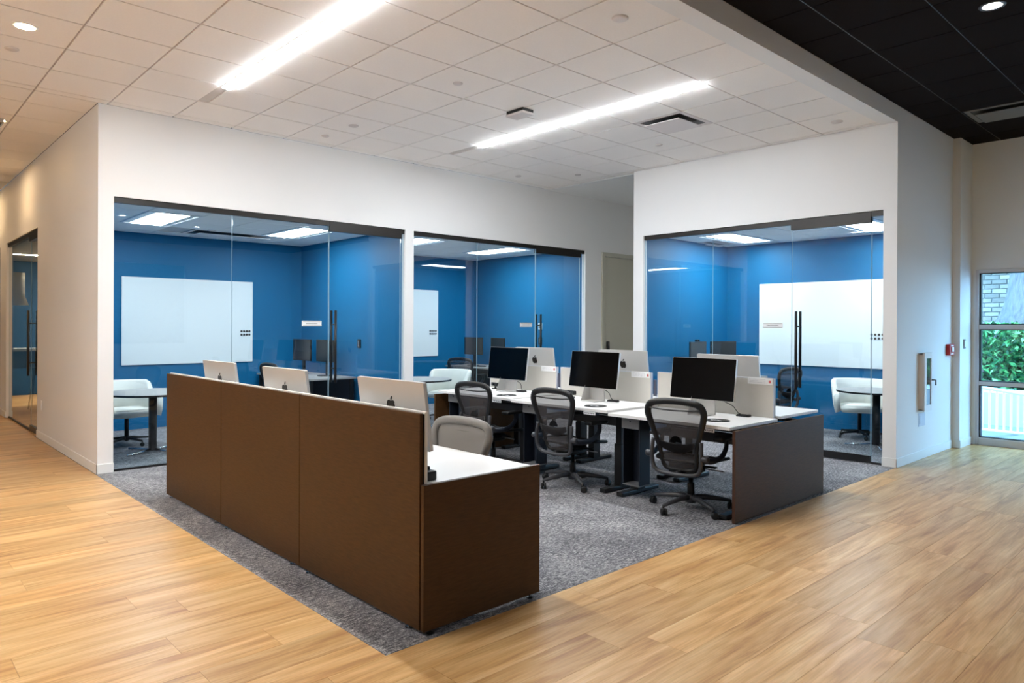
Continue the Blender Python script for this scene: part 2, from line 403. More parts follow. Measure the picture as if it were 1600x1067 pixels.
# satin main runners of the black grid (lines along x at y = 2.335, 1.715 ...)
bm = bmesh.new()
for k in range(-12, 1): addbox(bm, -2.6, XR, 2.335+k*P_-.004, 2.335+k*P_+.004, 3.868, 3.876)
obj('main_runner', bm, GRIDB, cb)
ceiling('ceiling.004', 2.815, 1.93, 5.5, 8.07, 11.08, 2.50, 8.86, TILE, GRIDW, skip={(0, 0), (0, 1), (3, 0), (3, 1), (1, 2), (2, 2)})
ceiling('ceiling.005', 2.815, 5.6, 9.2, 8.07, 11.0, 6.15, 8.70, TILE, GRIDW, skip={(0, 0), (0, 1), (3, 0), (3, 1)})
ceiling('ceiling.006', 2.815, 8.25, 10.56, 2.85, 6.12, 9.0, 5.12, TILE, GRIDW, skip={(0, 0), (1, 0), (0, -3), (1, -3), (1, 1)})
struct('ceiling.007', B((1.88, 5.0, 11.25, 17.9, 2.815, 2.85)), mat('corridor_room_ceiling', (200, 188, 170), .8))
struct('ceiling.008', B((-2.6, XR+.15, -6.1, 18.05, 4.0, 4.05)), GRIDD)

# ------------------------------------------------------------------ glass fronts
def gbox(par, name, axis, c, a0, a1, z0, z1, th=.012, m=None, bev=0):
    b = (c-th/2, c+th/2, a0, a1, z0, z1) if axis == 'x' else (a0, a1, c-th/2, c+th/2, z0, z1)
    return obj(name, B(b, bev=bev), m or GLASS, par)
def pull(par, axis, c, a, z0, z1):
    bm = bmesh.new()
    for s in (-1, 1):
        p = lambda z, o=.055: ((c+s*o, a, z) if axis == 'x' else (a, c+s*o, z))
        addtube(bm, [p(z0), p(z1)], .0165, seg=10)
    for z in (z0+.18, z1-.18):
        p0 = (c-.055, a, z) if axis == 'x' else (a, c-.055, z); p1 = (c+.055, a, z) if axis == 'x' else (a, c+.055, z)
        addtube(bm, [p0, p1], .009, seg=8)
    return obj('handle', bm, BLK, par, True)
def front(n, axis, c, lo, hi, zt, joints, door, hx):
    """joints: positions of glass butt joints; door=(a,b) leaf; hx handle position"""
    w = bpy.data.objects.new('window_%d' % n, None); COL.objects.link(w); w['kind'] = 'structure'
    d0, d1 = min(door), max(door)
    edges = sorted([lo]+list(joints)+[d0, d1, hi])
    segs = [(a, b) for a, b in zip(edges, edges[1:]) if b-a > .02]
    for a, b in segs:
        if abs(a-d0) < .01 and abs(b-d1) < .01: continue
        pn = gbox(w, 'pane', axis, c, a+.003, b-.003, .02, zt-.055)
        gbox(pn, 'pane_edge', axis, c, b-.0045, b-.003, .02, zt-.055, .0125, GEDGE)
    gbox(w, 'header', axis, c, lo, hi, zt-.06, zt, .05, BRONZE, .002)
    gbox(w, 'sill', axis, c, lo, d0, 0, .022, .03, BLK); gbox(w, 'sill', axis, c, d1, hi, 0, .022, .03, BLK)
    d = bpy.data.objects.new('door_%d' % n, None); COL.objects.link(d); d['kind'] = 'structure'
    gbox(d, 'glass_leaf', axis, c, d0+.004, d1-.004, .085, zt-.13)
    gbox(d, 'leaf_edge', axis, c, (d0+.004), (d0+.0055), .085, zt-.13, .0125, GEDGE)
    gbox(d, 'leaf_edge', axis, c, (d1-.0055), (d1-.004), .085, zt-.13, .0125, GEDGE)
    gbox(d, 'top_rail', axis, c, d0, d1, zt-.125, zt-.008, .062, BRONZE, .003)
    gbox(d, 'bottom_rail', axis, c, d0+.004, d1-.004, .008, .088, .04, BLK, .003)
    pull(d, axis, c, hx, .78, 1.69)
front(1, 'y', 8.035, 1.932, 5.467, 2.80, [3.147], (4.352, 5.42), 4.42)
front(2, 'y', 8.035, 5.608, 9.155, 2.795, [6.78], (7.995, 9.06), 8.07)
front(3, 'x', 8.215, 2.87, 6.05, 2.78, [4.974], (3.003, 3.912), 3.83)
front(4, 'x', 1.835, 11.15, 13.76, 2.78, [], (11.16, 11.87), 11.75)
front(5, 'x', 1.835, 14.4, 17.4, 2.78, [15.9], (15.9, 17.3), 16.0)
for n, (cx, cy, rz) in {1: (4.12, 8.022, 0), 2: (7.78, 8.022, 0), 3: (8.202, 4.14, -pi/2)}.items():
    lab = {1: 'white room name plate on glass of the room beside the corridor corner', 2: 'white room name plate on glass of the middle blue room', 3: 'white room name plate on glass in front of the long whiteboard near black handles'}[n]
    t = thing('room_sign', lab, 'sign', (cx, cy, 1.52), rz, 'room name plates on the glass')
    bm = bmesh.new()
    obj('plate', B((-.13, .13, -.003, .003, -.035, .035), bev=.002), PAPER, t)
    for zz in (.022, -.022): addbox(bm, -.12, .12, -.0045, -.003, zz-.002, zz+.002)
    for k in range(9): addbox(bm, -.075+k*.017, -.065+k*.017, -.0045, -.003, -.006, .006)
    obj('lettering', bm, GREY, t)

# door 6: greige door at the end of the back wall
d = bpy.data.objects.new('door_6', None); COL.objects.link(d); d['kind'] = 'structure'
obj('leaf', B((9.655, 10.505, 8.0, 8.04, .01, 2.725), bev=.002), GREIGE, d)
obj('frame', B((9.58, 9.65, 7.965, 8.05, 0, 2.80), (10.51, 10.58, 7.965, 8.05, 0, 2.80), (9.65, 10.51, 7.965, 8.05, 2.73, 2.80), bev=.003), GREIGE, d)
obj('handle', T([(9.76, 7.98, 1.02), (9.76, 7.94, 1.02), (9.87, 7.94, 1.02)], .01), ALUD, d)
t = thing('card_reader', 'black card reader on the wall beside the greige door', 'reader', (9.76, 7.985, 1.16))
obj('body', B((-.035, .035, -.02, .01, -.08, .08), bev=.012), PLB, t); obj('sensor_face', B((-.02, .02, -.023, -.019, .0, .05), bev=.001), PLG, t)

# ------------------------------------------------------------------ street door (window wall)
w = bpy.data.objects.new('window_6', None); COL.objects.link(w); w['kind'] = 'structure'
FR = mat('white_storefront_frame', (214, 208, 208), .4)
X0, X1 = 10.60, 10.72
def wf(name, *bx, m=FR): return obj(name, B(*bx, bev=.002, seg=1), m, w)
wf('window_frame', (X0-.01, X1, 2.565, 2.60, 0, 2.25), (X0-.01, X1, .70, .735, 0, 2.25), (X0-.01, X1, .735, 2.565, 2.205, 2.25))
wf('bottom_rail', (X0, X1, .735, 2.565, .0, .095))
wf('transom', (X0, X1, .735, 2.565, .765, .815)); wf('transom', (X0, X1, .735, 2.565, 1.485, 1.545))
for z0, z1 in ((.095, .765), (.815, 1.485), (1.545, 2.205)):
    obj('gasket', B((X0+.02, X1-.03, 2.545, 2.565, z0, z1), (X0+.02, X1-.03, .735, .755, z0, z1), (X0+.02, X1-.03, .755, 2.545, z1-.012, z1), (X0+.02, X1-.03, .755, 2.545, z0, z0+.012)), BLK, w)
    obj('pane', B((X0+.05, X0+.06, .755, 2.545, z0+.012, z1-.012)), GLASS, w)
for n, (a, b_) in ((7, (-.78, .45)),):
    w2 = bpy.data.objects.new('window_%d' % n, None); COL.objects.link(w2); w2['kind'] = 'structure'
    obj('frame', B((X0, X1, a, a+.05, 0, 2.24), (X0, X1, b_-.05, b_, 0, 2.24), (X0, X1, a+.05, b_-.05, 2.19, 2.24), (X0, X1, a+.05, b_-.05, 0, .1), (X0, X1, a+.05, b_-.05, 1.2, 1.26), (X0, X1, (a+b_)/2-.025, (a+b_)/2+.025, .1, 1.2), (X0, X1, (a+b_)/2-.025, (a+b_)/2+.025, 1.26, 2.19)), FR, w2)
for k, (a, b_, z0, z1) in enumerate(BH):
    w2 = bpy.data.objects.new('window_%d' % (9+k), None); COL.objects.link(w2); w2['kind'] = 'structure'
    obj('frame', B((a, a+.05, -6.08, -6.0, z0, z1), (b_-.05, b_, -6.08, -6.0, z0, z1), (a, b_, -6.08, -6.0, z1-.05, z1), (a, b_, -6.08, -6.0, z0, z0+.05)), FR, w2)

# ------------------------------------------------------------------ ceiling fittings
def led(x0, x1, y0, y1, label):
    t = thing('linear_light', label, 'ceiling light', ((x0+x1)/2, (y0+y1)/2, ZC), 0, 'recessed linear lights in the white ceiling')
    hx, hy = (x1-x0)/2, (y1-y0)/2
    obj('housing', B((-hx-.004, -hx, -hy, hy, -.004, .03), (hx, hx+.004, -hy, hy, -.004, .03), (-hx, hx, -hy-.004, -hy, -.004, .03), (-hx, hx, hy, hy+.004, -.004, .03), (-hx, hx, -hy, hy, .02, .03)), mat('light_trim', (235, 235, 235), .4), t)
    obj('diffuser', B((-hx, hx, -hy, hy, -.014, .012), bev=.004), LAMP, t)
led(*SX[0], *SY, 'long glowing linear light ending above the corridor corner')
led(*SX[1], *SY, 'long glowing linear light above the right-hand desk cluster')
led(*SX[3], *SY, 'unseen linear light added for fill over the corridor beyond the left of the picture')  # unseen strip added as ambient fill, spaced like the other two
def troffer(x0, x1, y0, y1, lab):
    t = thing('troffer_light', lab, 'ceiling light', ((x0+x1)/2, (y0+y1)/2, 2.815), 0, 'square troffer lights in the glass rooms')
    hx, hy = (x1-x0)/2-.008, (y1-y0)/2-.008
    b = .03
    obj('frame', B((-hx, -hx+b, -hy, hy, -.006, .04), (hx-b, hx, -hy, hy, -.006, .04), (-hx+b, hx-b, -hy, -hy+b, -.006, .04), (-hx+b, hx-b, hy-b, hy, -.006, .04), bev=.002), mat('troffer_frame', (228, 230, 232), .4), t)
    c = .12
    if hy > hx: obj('reflector', B((-hx+b, -hx+c, -hy+b, hy-b, .005, .011), (hx-c, hx-b, -hy+b, hy-b, .005, .011)), mat('troffer_frame', (0, 0, 0)), t); obj('diffuser', B((-hx+c, hx-c, -hy+b, hy-b, .001, .009)), TROF, t)
    else: obj('reflector', B((-hx+b, hx-b, -hy+b, -hy+c, .005, .011), (-hx+b, hx-b, hy-c, hy-b, .005, .011)), mat('troffer_frame', (0, 0, 0)), t); obj('diffuser', B((-hx+b, hx-b, -hy+c, hy-c, .001, .009)), TROF, t)
troffer(2.50, 3.12, 8.86, 10.10, 'rectangular troffer above the round table beside the corridor corner')
troffer(4.36, 4.98, 8.86, 10.10, 'rectangular troffer above the desk in the room beside the corridor corner')
troffer(6.15, 6.77, 8.70, 9.94, 'rectangular troffer partly behind the white pier in the middle room')
troffer(8.01, 8.63, 8.70, 9.94, 'rectangular troffer above the desk in the middle room')
troffer(9.0, 10.24, 5.12, 5.74, 'rectangular troffer above the two monitors in the room with the long whiteboard')
troffer(9.0, 10.24, 3.26, 3.88, 'rectangular troffer above the cream chair in the room with the long whiteboard')
def downlight(x, y, z, m, lab, dark=False, grp='round downlights'):
    t = thing('downlight', lab, 'ceiling light', (x, y, z), 0, grp)
    obj('trim_ring', L([(.062, .004), (.062, -.004), (.085, -.004), (.088, 0), (.088, .004)], seg=28), mat('ring_white', (235, 232, 228), .35) if not dark else PLG, t, True)
    obj('lens', L([(0, .0), (.062, .0), (.062, .003), (0, .003)], seg=28), m, t)
    return t
downlight(.93, 6.32, ZC, WLAMP, 'lit round downlight in the white ceiling above the corridor')
for yy in (3.84, 9.42, 11.9, 14.4): downlight(1.15 if yy > 9 else .31, yy, ZC, WLAMP, 'warm round downlight in the corridor ceiling out of the picture')
downlight(6.13, 1.41, 3.87, NLAMP, 'round downlight in the black ceiling', True, 'round downlights in the black ceiling')
for k, (x, y) in enumerate([(2.4, .2), (4.3, -1.0), (6.1, -1.7), (8.0, .2), (.4, .9), (2.4, -2.9), (8.6, -2.3)]):  # unseen lamps added as fill for the room and front floor
    downlight(x, y, 3.87, NLAMP, 'unseen round downlight added for fill in the black ceiling out of the picture', True, 'round downlights in the black ceiling')
def plate(name, x, y, z, rad, lab, cat, h=.012, m=None):
    t = tag(obj(name, L([(0, .003), (rad, .003), (rad, -h*.5), (rad*.8, -h), (0, -h)], seg=20), m or mat('detector_white', (216, 208, 205), .5), None, True, (x, y, z)), lab, cat, 'small round ceiling fittings')
    return t
plate('smoke_detector', 4.02, 3.19, ZC, .06, 'round white ceiling cover near the bulkhead at the top of the picture', 'detector')
plate('smoke_detector', 4.03, 5.06, ZC, .045, 'small grey round cover on the ceiling between the two linear lights', 'detector')
plate('smoke_detector', 4.05, 6.93, ZC, .055, 'round white ceiling cover above the first glass room door', 'detector')
plate('smoke_detector', 4.03, 7.53, ZC, .045, 'small round cover close to the back wall above the first glass room', 'detector')
plate('smoke_detector', 7.73, 3.19, ZC, .06, 'round cover in the ceiling corner by the street-side bulkhead', 'detector')
plate('smoke_detector', 7.16, 5.08, ZC, .045, 'small round cover just beyond the square air diffuser', 'detector')
plate('smoke_detector', 7.17, 7.57, ZC, .045, 'small round cover near the back wall above the middle room', 'detector')
plate('smoke_detector', 7.73, 6.90, ZC, .045, 'small round cover near the inner end of the right-hand room wall', 'detector')
plate('sprinkler_cover', .93, 6.90, ZC, .05, 'round sprinkler cover beside the lit corridor downlight', 'sprinkler')
plate('smoke_detector', 3.65, 10.05, 2.815, .06, 'small round cover on the ceiling of the room beside the corridor corner', 'detector')
# wall washer at the left picture edge
t = thing('wall_washer', 'chrome wall-washer lamp in the corridor ceiling at the edge of the picture', 'ceiling light', (1.12, 9.42, ZC))
obj('housing', B((-.07, .07, -.11, .11, -.05, .0), bev=.006), CHROME, t); obj('reflector', B((-.05, .05, -.09, .09, -.053, -.05)), PLG, t)
# wireless access point
t = thing('access_point', 'flat white square access point hung under a ceiling tile', 'access point', (5.01, 5.27, ZC-.012), radians(0))
obj('cover', B((-.085, .085, -.13, .13, -.045, -.02), bev=.014, seg=3), mat('detector_white', (0, 0, 0)), t); obj('mount', B((-.075, .075, -.12, .12, -.02, .01)), BLK, t)
# plaque air diffuser (tile 5,0)
def diffuser(x, y, z, lab, m, dark, sx=.306, sy=.306):
    t = thing('air_diffuser', lab, 'air vent', (x, y, z)); t['group'] = 'air diffusers'
    w_ = .05
    obj('frame', B((-sx, -sx+w_, -sy, sy, 0, .01), (sx-w_, sx, -sy, sy, 0, .01), (-sx+w_, sx-w_, -sy, -sy+w_, 0, .01), (-sx+w_, sx-w_, sy-w_, sy, 0, .01), bev=.002), m, t)
    obj('throat', B((-sx+w_, sx-w_, -sy+w_, sy-w_, .007, .0115)), BLK, t)
    obj('plaque', B((-sx+.085, sx-.085, -sy+.085, sy-.085, -.034, -.028), bev=.003), m, t)
DW = mat('diffuser_white', (226, 218, 216), .45)
diffuser(6.52, 4.443, ZC, 'square white plaque air diffuser beyond the linear light', DW, BLK)
diffuser(4.05, 10.4, 2.812, 'air diffuser in the ceiling of the room beside the corridor corner', DW, BLK, .6, .29)
diffuser(9.94, 6.0, 2.812, 'air diffuser in the ceiling of the room with the long whiteboard', DW, BLK, .29, .12)
GRL = mat('grille_grey', (112, 106, 98), .5)
diffuser(9.22, 1.715, 3.868, 'long grey air diffuser set in the black ceiling', GRL, BLK, .296, .60)

# ------------------------------------------------------------------ left bench (three desks behind a brown screen)
LB = [2.805, 4.066, 5.332, 6.585]
pl = []
LN = ['next to the end panel nearest the camera', 'in the middle of the brown screened row', 'at the corridor end of the brown screened row']
for k in range(3):
    a, b_ = LB[k]+.002, LB[k+1]-.002
    t = thing('bench_desk', 'white desk with tall brown laminate screen, ' + LN[k], 'desk', (0, 0, 0), 0, 'white desks behind the tall brown screen')
    obj('desktop', B((2.055, 2.80, a, b_, .692, .717), bev=.003), LAMW, t)
    obj('modesty_panel', B((2.01, 2.030, a+.001, b_-.001, .02, 1.073), bev=.002, seg=1), BROWN, t); obj('backing', B((2.031, 2.036, LB[k], LB[k+1], .02, 1.070)), BLK, t)
    obj('privacy_screen', B((2.037, 2.054, LB[k]-(.003 if k == 0 else -.0005), LB[k+1]-.0005, .60, 1.080), bev=.003), mat('off_white_screen', (232, 228, 222), .6), t)
    for yy in (a+.06, b_-.06):
        lg = obj('leg', B((2.35, 2.43, yy-.035, yy+.035, .03, .69), (2.12, 2.72, yy-.035, yy+.035, .004, .035), bev=.004, seg=1), PLB, t)
        obj('leveler', L([(0, 0), (.02, 0), (.02, .006), (.005, .008), (.005, .03), (0, .03)], seg=10, c=(2.022, yy+(0.045 if yy < (a+b_)/2 else -.045)-.0, 0)), CHROME, t)
    obj('crossbar', B((2.37, 2.41, a+.1, b_-.1, .62, .66)), PLB, t)
t = thing('end_panel', 'brown laminate end panel closing the desk row nearest the camera', 'panel', (0, 0, 0))
obj('panel', B((2.012, 2.805, 2.775, 2.800, .02, .728), bev=.002, seg=1), BROWN, t)
obj('edge_band', B((2.012, 2.805, 2.7755, 2.7995, .7275, .7295)), BRN2, t)
for xx in (2.06, 2.74): obj('leveler', L([(0, 0), (.018, 0), (.018, .006), (.005, .008), (.005, .03), (0, .03)], seg=10, c=(xx, 2.788, 0)), PLB, t)

# ------------------------------------------------------------------ right cluster
RB = [2.80, 4.0, 5.26, 6.48]
ZF = [.735, .755, .765]; ZB = [.752, .760, .755]
RN = ['beside the brown end panel', 'in the middle of the cluster', 'at the far end of the cluster']
for k in range(3):
    for side in (0, 1):
        a, b_ = RB[k]+.006, RB[k+1]-.006; z = (ZF, ZB)[side][k]
        s = 1 if side == 0 else -1
        x0, x1 = (4.885, 5.655) if side == 0 else (5.715, 6.43)
        lab = ('white height-adjustable desk on the camera side, ' if side == 0 else 'white height-adjustable desk facing the right-hand glass room, ') + RN[k]
        t = thing('standing_desk', lab, 'desk', (0, 0, 0), 0, 'white sit-stand desks back to back')
        obj('desktop', B((x0, x1, a, b_, z-.026, z), bev=.004), LAMW, t)
        cx = 5.21 if side == 0 else 6.08
        for yy in (a+.09, b_-.09):
            bm = B((cx-.045, cx+.045, yy-.032, yy+.032, .30, z-.06), (cx-.055, cx+.055, yy-.042, yy+.042, .03, .42), bev=.004, seg=1)
            lg = obj('leg', bm, PLB, t)
            obj('foot', B((cx-.27, cx+.27, yy-.035, yy+.035, .004, .04), bev=.008), PLB, lg)
        obj('crossbar', B((cx-.03, cx+.03, a+.1, b_-.1, z-.085, z-.03)), PLB2, t)
        ct = obj('cable_tray', B((cx+.16*s-.06, cx+.16*s+.06, a+.2, b_-.3, z-.20, z-.195), (cx+.16*s-.06, cx+.16*s-.055, a+.2, b_-.3, z-.195, z-.13), (cx+.16*s+.055, cx+.16*s+.06, a+.2, b_-.3, z-.195, z-.13)), PLG, t)
        if side == 0:
            pc = obj('control_paddle', B((x0+.0, x0+.09, a+.16, a+.27, z-.048, z-.0265), bev=.004), PLB, t)
            yy = (a+.13, a+.27)
            st = obj('asset_sticker', B((x0-.002, x0+.0005, yy[0], yy[1], z-.055, z-.028)), PAPER, t)
            bm = bmesh.new()
            for q in range(8): addbox(bm, x0-.003, x0-.002, yy[0]+.012+q*.015, yy[0]+.021+q*.015, z-.047+.003*(q % 2), z-.036)
            obj('lettering', bm, INK, st)
            ya, yb = b_-.285, b_-.10
            cb_ = thing('cable_box', 'grey locking cable box under the desk ' + RN[k], 'box', (0, 0, 0), 0, 'grey locking boxes under the desks')
            obj('front', B((4.955, 4.97, ya, yb, z-.125, z-.03), bev=.003), mat('grey_drawer_front', (112, 112, 114), .45), cb_)
            obj('body', B((4.97, 5.12, ya, ya+.012, .12, z-.027), (4.97, 5.12, yb-.012, yb, .12, z-.027), (4.97, 5.12, ya, yb, z-.13, z-.12), (5.11, 5.12, ya, yb, .12, z-.12), bev=.001, seg=1), PLB2, cb_)
            obj('shelf', B((4.97, 5.12, ya, yb, .11, .122)), mat('shelf_grey', (110, 110, 112), .5), cb_)
            obj('keyhole', L(disc(.008, 0, .004, .001), seg=10), BLK, cb_, loc=(4.953, (ya+yb)/2, z-.06)).rotation_euler = (0, pi/2, 0)
            if False: pass
# right end panel
t = thing('end_panel', 'brown laminate end panel of the desk cluster beside the carpet edge', 'panel')
obj('panel', B((4.90, 6.45, 2.765, 2.79, .006, .707), bev=.002, seg=1), BROWN, t)
obj('edge_band', B((4.898, 4.900, 2.7655, 2.7895, .006, .707)), mat('brown_edge_dark', (74, 44, 26), .45), t)
for xx in (5.0, 6.35): obj('leveler', L(disc(.015, 0, .006, .001), seg=10, c=(xx, 2.778, 0)), CHROME, t)
t = thing('end_panel', 'brown laminate end panel at the far end of the desk cluster', 'panel')
obj('panel', B((4.86, 6.45, 6.49, 6.515, .006, .72), bev=.002, seg=1), BROWN, t)
obj('leveler', L(disc(.015, 0, .006, .001), seg=10, c=(5.0, 6.50, 0)), CHROME, t)
# fabric partitions
SCY = [(2.845, 4.02, 1.066), (4.095, 5.295, 1.054), (5.35, 6.46, 1.052)]
SN = ['nearest the end panel', 'in the middle of the cluster', 'at the far end of the cluster']
for k, (a, b_, zt) in enumerate(SCY):
    t = thing('desk_screen', 'light grey fabric desk screen, ' + SN[k], 'screen', (0, 0, 0), 0, 'fabric screens between the desk rows')
    obj('fabric_panel', B((5.665, 5.690, a+.006, b_-.006, .60, zt-.006), bev=.004), FABW, t)
    obj('trim', B((5.663, 5.692, a, a+.006, .598, zt), (5.663, 5.692, b_-.006, b_, .598, zt), (5.663, 5.692, a+.006, b_-.006, zt-.006, zt)), mat('screen_trim', (196, 200, 210), .4), t)
    t = thing('name_placard', 'white name strip clipped to the desk screen ' + SN[k], 'placard', (5.661, a+.01, zt-.012), 0, 'white name strips on the desk screens')
    obj('strip', B((-.003, .001, 0, .225, -.042, .016), bev=.001, seg=1), PAPER, t)
    bm = bmesh.new()
    for q in range(3):
        for e in range(11): addbox(bm, -.004, -.003, .065+e*.0135, .065+e*.0135+.009*random.uniform(.3, 1), -.001-q*.013, .002-q*.013)
    obj('lettering', bm, mat('grey_ink', (170, 168, 176), .6), t)
    obj('emblem', B((-.004, -.003, .015, .034, -.028, -.004)), INKR, t)
for y0 in (4.057, 5.322):
    t = thing('screen_post', 'slim slate post in the gap between two desk screens, %s' % ('near the camera' if y0 < 5 else 'further from the camera'), 'post', (5.678, y0, 0), 0, 'posts between the desk screens')
    obj('upright', B((-.012, .012, -.014, .014, .62, .985), bev=.002), mat('slate_post', (70, 74, 92), .4), t)
    obj('clip', B((-.02, .006, -.02, .008, .765, .83), bev=.003), PAPER, t)

# ------------------------------------------------------------------ displays
def apple_polys():
    import re
    path = "M12.152 6.896c-.948 0-2.415-1.078-3.96-1.04-2.04.027-3.91 1.183-4.961 3.014-2.117 3.675-.546 9.103 1.519 12.09 1.013 1.454 2.208 3.09 3.792 3.039 1.52-.065 2.09-.987 3.935-.987 1.831 0 2.35.987 3.96.948 1.637-.026 2.676-1.48 3.676-2.948 1.156-1.688 1.636-3.325 1.662-3.415-.039-.013-3.182-1.221-3.22-4.857-.026-3.04 2.48-4.494 2.597-4.559-1.429-2.09-3.623-2.324-4.39-2.376-2-.156-3.675 1.09-4.61 1.09zM15.53 3.83c.843-1.012 1.4-2.427 1.245-3.83-1.207.052-2.662.805-3.532 1.818-.78.896-1.454 2.338-1.273 3.714 1.338.104 2.715-.688 3.559-1.701z"
    out = []
    for sub in path.split('M')[1:]:
        nums = [float(v) for v in re.findall(r'-?\d*\.?\d+', sub.replace('z', ''))]
        x, y = nums[0], nums[1]; pts = [(x, y)]; c = nums[2:]
        for i in range(0, len(c)-5, 6):
            p0 = (x, y); p1 = (x+c[i], y+c[i+1]); p2 = (x+c[i+2], y+c[i+3]); p3 = (x+c[i+4], y+c[i+5])
            for j in range(1, 6):
                t = j/5; q = 1-t
                pts.append(tuple(q**3*p0[d]+3*q*q*t*p1[d]+3*q*t*t*p2[d]+t**3*p3[d] for d in (0, 1)))
            x, y = p3
        if abs(pts[0][0]-pts[-1][0])+abs(pts[0][1]-pts[-1][1]) < .05: pts.pop()
        out.append([((a-11.8)/24, (12.4-b)/24) for a, b in pts])
    return out
DW_, DH_ = .623, .362
def make_display():
    """local: screen faces +X, origin on the desk under the screen"""
    t = thing('computer_display', 'x', 'monitor')
    piv = Matrix.Translation((0, 0, .315)) @ Matrix.Rotation(radians(-8), 4, 'Y')
    # local plane: x' thickness, y width, z height
    Mx = piv @ Matrix(((0, 0, 1, 0), (1, 0, 0, 0), (0, 1, 0, 0), (0, 0, 0, 1)))   # (px,py,pz)->(pz,px,py)
    bm = bmesh.new(); addprism(bm, rrect(-DW_/2, DW_/2, -DH_/2, DH_/2, .009), -.019, 0, Mx)
    obj('housing', bm, ALU, t)
    bm = bmesh.new(); addprism(bm, rrect(-DW_/2+.003, DW_/2-.003, -DH_/2+.003, DH_/2-.003, .007), -.001, .0012, Mx)
    obj('screen', bm, SCR, t)
    bm = bmesh.new()
    for poly in apple_polys(): addprism(bm, [(-a*.098, b*.098+.042) for a, b in poly], -.0202, -.018, Mx)
    obj('logo', bm, LOGO, t)
    prof = [(-.022, .282), (-.045, .278), (-.054, .262), (-.072, .02), (-.070, .006), (-.065, .001), (.085, .001), (.090, .004), (.088, .0075), (-.058, .0095), (-.045, .255), (-.022, .266)]
    bm = bmesh.new(); M = Matrix(((1, 0, 0, 0), (0, 0, -1, 0), (0, 1, 0, 0), (0, 0, 0, 1)))
    addprism(bm, prof, -.09, .09, M)
    obj('stand', bm, ALU, t)
    bm = T([(-.024, -.04, .27), (-.024, .04, .27)], .012, seg=12); obj('hinge', bm, ALUD, t, True)
    return t
disp = make_display(); used = [False]
def place_display(x, y, z, rz, label, grp, tilt=8):
    o = disp if not used[0] else dup(disp); used[0] = True
    o.location = (x, y, z); o.rotation_euler = (0, 0, rz); o['label'] = label; o['group'] = grp
    return o
for k, (x, y) in enumerate([(5.405, 3.37), (5.40, 4.60), (5.395, 5.86)]):
    place_display(x, y, ZF[k], pi+radians((1, -.5, .8)[k]), 'silver display with black screen towards the camera, ' + SN[k], 'displays with black screens in view')
for k, (x, y) in enumerate([(5.90, 3.40), (5.90, 4.605), (5.90, 5.91)]):
    place_display(x, y, ZB[k], 0, 'silver display seen from behind over the fabric screen, ' + SN[k], 'displays seen from behind over the fabric screens')
LP = ['nearest the camera', 'middle of the three', 'at the corridor end']
for k, (x, y) in enumerate([(2.16, 3.25), (2.16, 4.535), (2.16, 5.69)]):
    place_display(x, y, .717, radians(1), 'silver display rising behind the brown screen, ' + LP[k], 'displays rising behind the brown screen')

# small things on the desks
def mousepad(x, y, z, lab):
    t = thing('mouse_pad', lab, 'mouse pad', (x, y, z), 0, 'round black mouse pads')
    obj('pad', L(disc(.105, 0, .004, .001), seg=32), PLB, t)
    bm = bmesh.new(); rr = random.Random(4)
    for k in range(9): addbox(bm, -.03+rr.uniform(-.012, .012), -.012+rr.uniform(-.012, .02), -.06+k*.0125, -.051+k*.0125, .0038, .0046)
    for k in range(5): addbox(bm, .0, .012, -.035+k*.015, -.026+k*.015, .0038, .0046)
    obj('print', bm, PAPER, t)
def coil(x, y, z, sx, lab, st):
    t = thing('power_cable', lab, 'cable', (0, 0, 0), 0, 'black cables of the displays')
    pts = []
    for k in range(34):
        a = k*2*pi/14; rr = .055+.006*sin(k*1.7)
        pts.append((x+rr*.8*cos(a), y+rr*1.1*sin(a), z+.005+.0022*k/8))
    end = pts[0]
    lead = catmull([(st[0]+.02, st[1], z+.128), (st[0]+.05, st[1]-.07, z+.09), ((st[0]+end[0])/2+.03, (st[1]+end[1])/2-.02, z+.03), (end[0], end[1]+.02, z+.006)], 6)
    obj('cord', T(lead[:-1]+[Vector(p) for p in pts], .0035, seg=6), PLB, t, True)
    obj('plug', B((x-.02, x+.02, y-.06, y-.03, z+.001, z+.022), bev=.004), PLB, t)
for k, (x, y) in enumerate([(5.169, 3.085), (5.08, 4.30), (5.07, 5.52)]):
    mousepad(x, y, ZF[k], 'round black mouse pad on the white desk ' + RN[k])
for k, (x, y) in enumerate([(5.57, 3.07), (5.50, 4.43), (5.46, 5.70)]):
    coil(x, y, ZF[k], 1, 'coiled black cable hanging from the display ' + RN[k], (5.45, y+.13))
def webcam(x, y, z, rz, lab):
    t = thing('webcam', lab, 'webcam', (x, y, z), rz, 'black webcams on the desks')
    obj('base', B((-.03, .03, -.03, .03, 0, .012), bev=.003), PLB, t); obj('neck', B((-.008, .008, -.01, .01, .012, .035)), PLB, t)
    obj('body', B((-.02, .02, -.075, .075, .033, .075), bev=.008), PLB, t)
    obj('lens', L(disc(.014, 0, .008), seg=14, M=Matrix.Translation((-.026, 0, .054)) @ Matrix.Rotation(pi/2, 4, 'Y')), SCR, t)
webcam(5.50, 6.18, ZF[2], radians(-15), 'black webcam on the far desk beside the white display stand')
webcam(5.50, 4.99, ZF[1], radians(-15), 'black webcam on the middle desk, part hidden by a chair back')
t = thing('desk_phone', 'small black device at the screen end of the nearest white desk', 'device', (2.13, 2.93, .717))
obj('body', B((-.03, .04, -.05, .05, 0, .05), bev=.01), PLB, t); obj('rest', B((-.02, .02, -.02, .02, .05, .07), bev=.006), PLB, t)

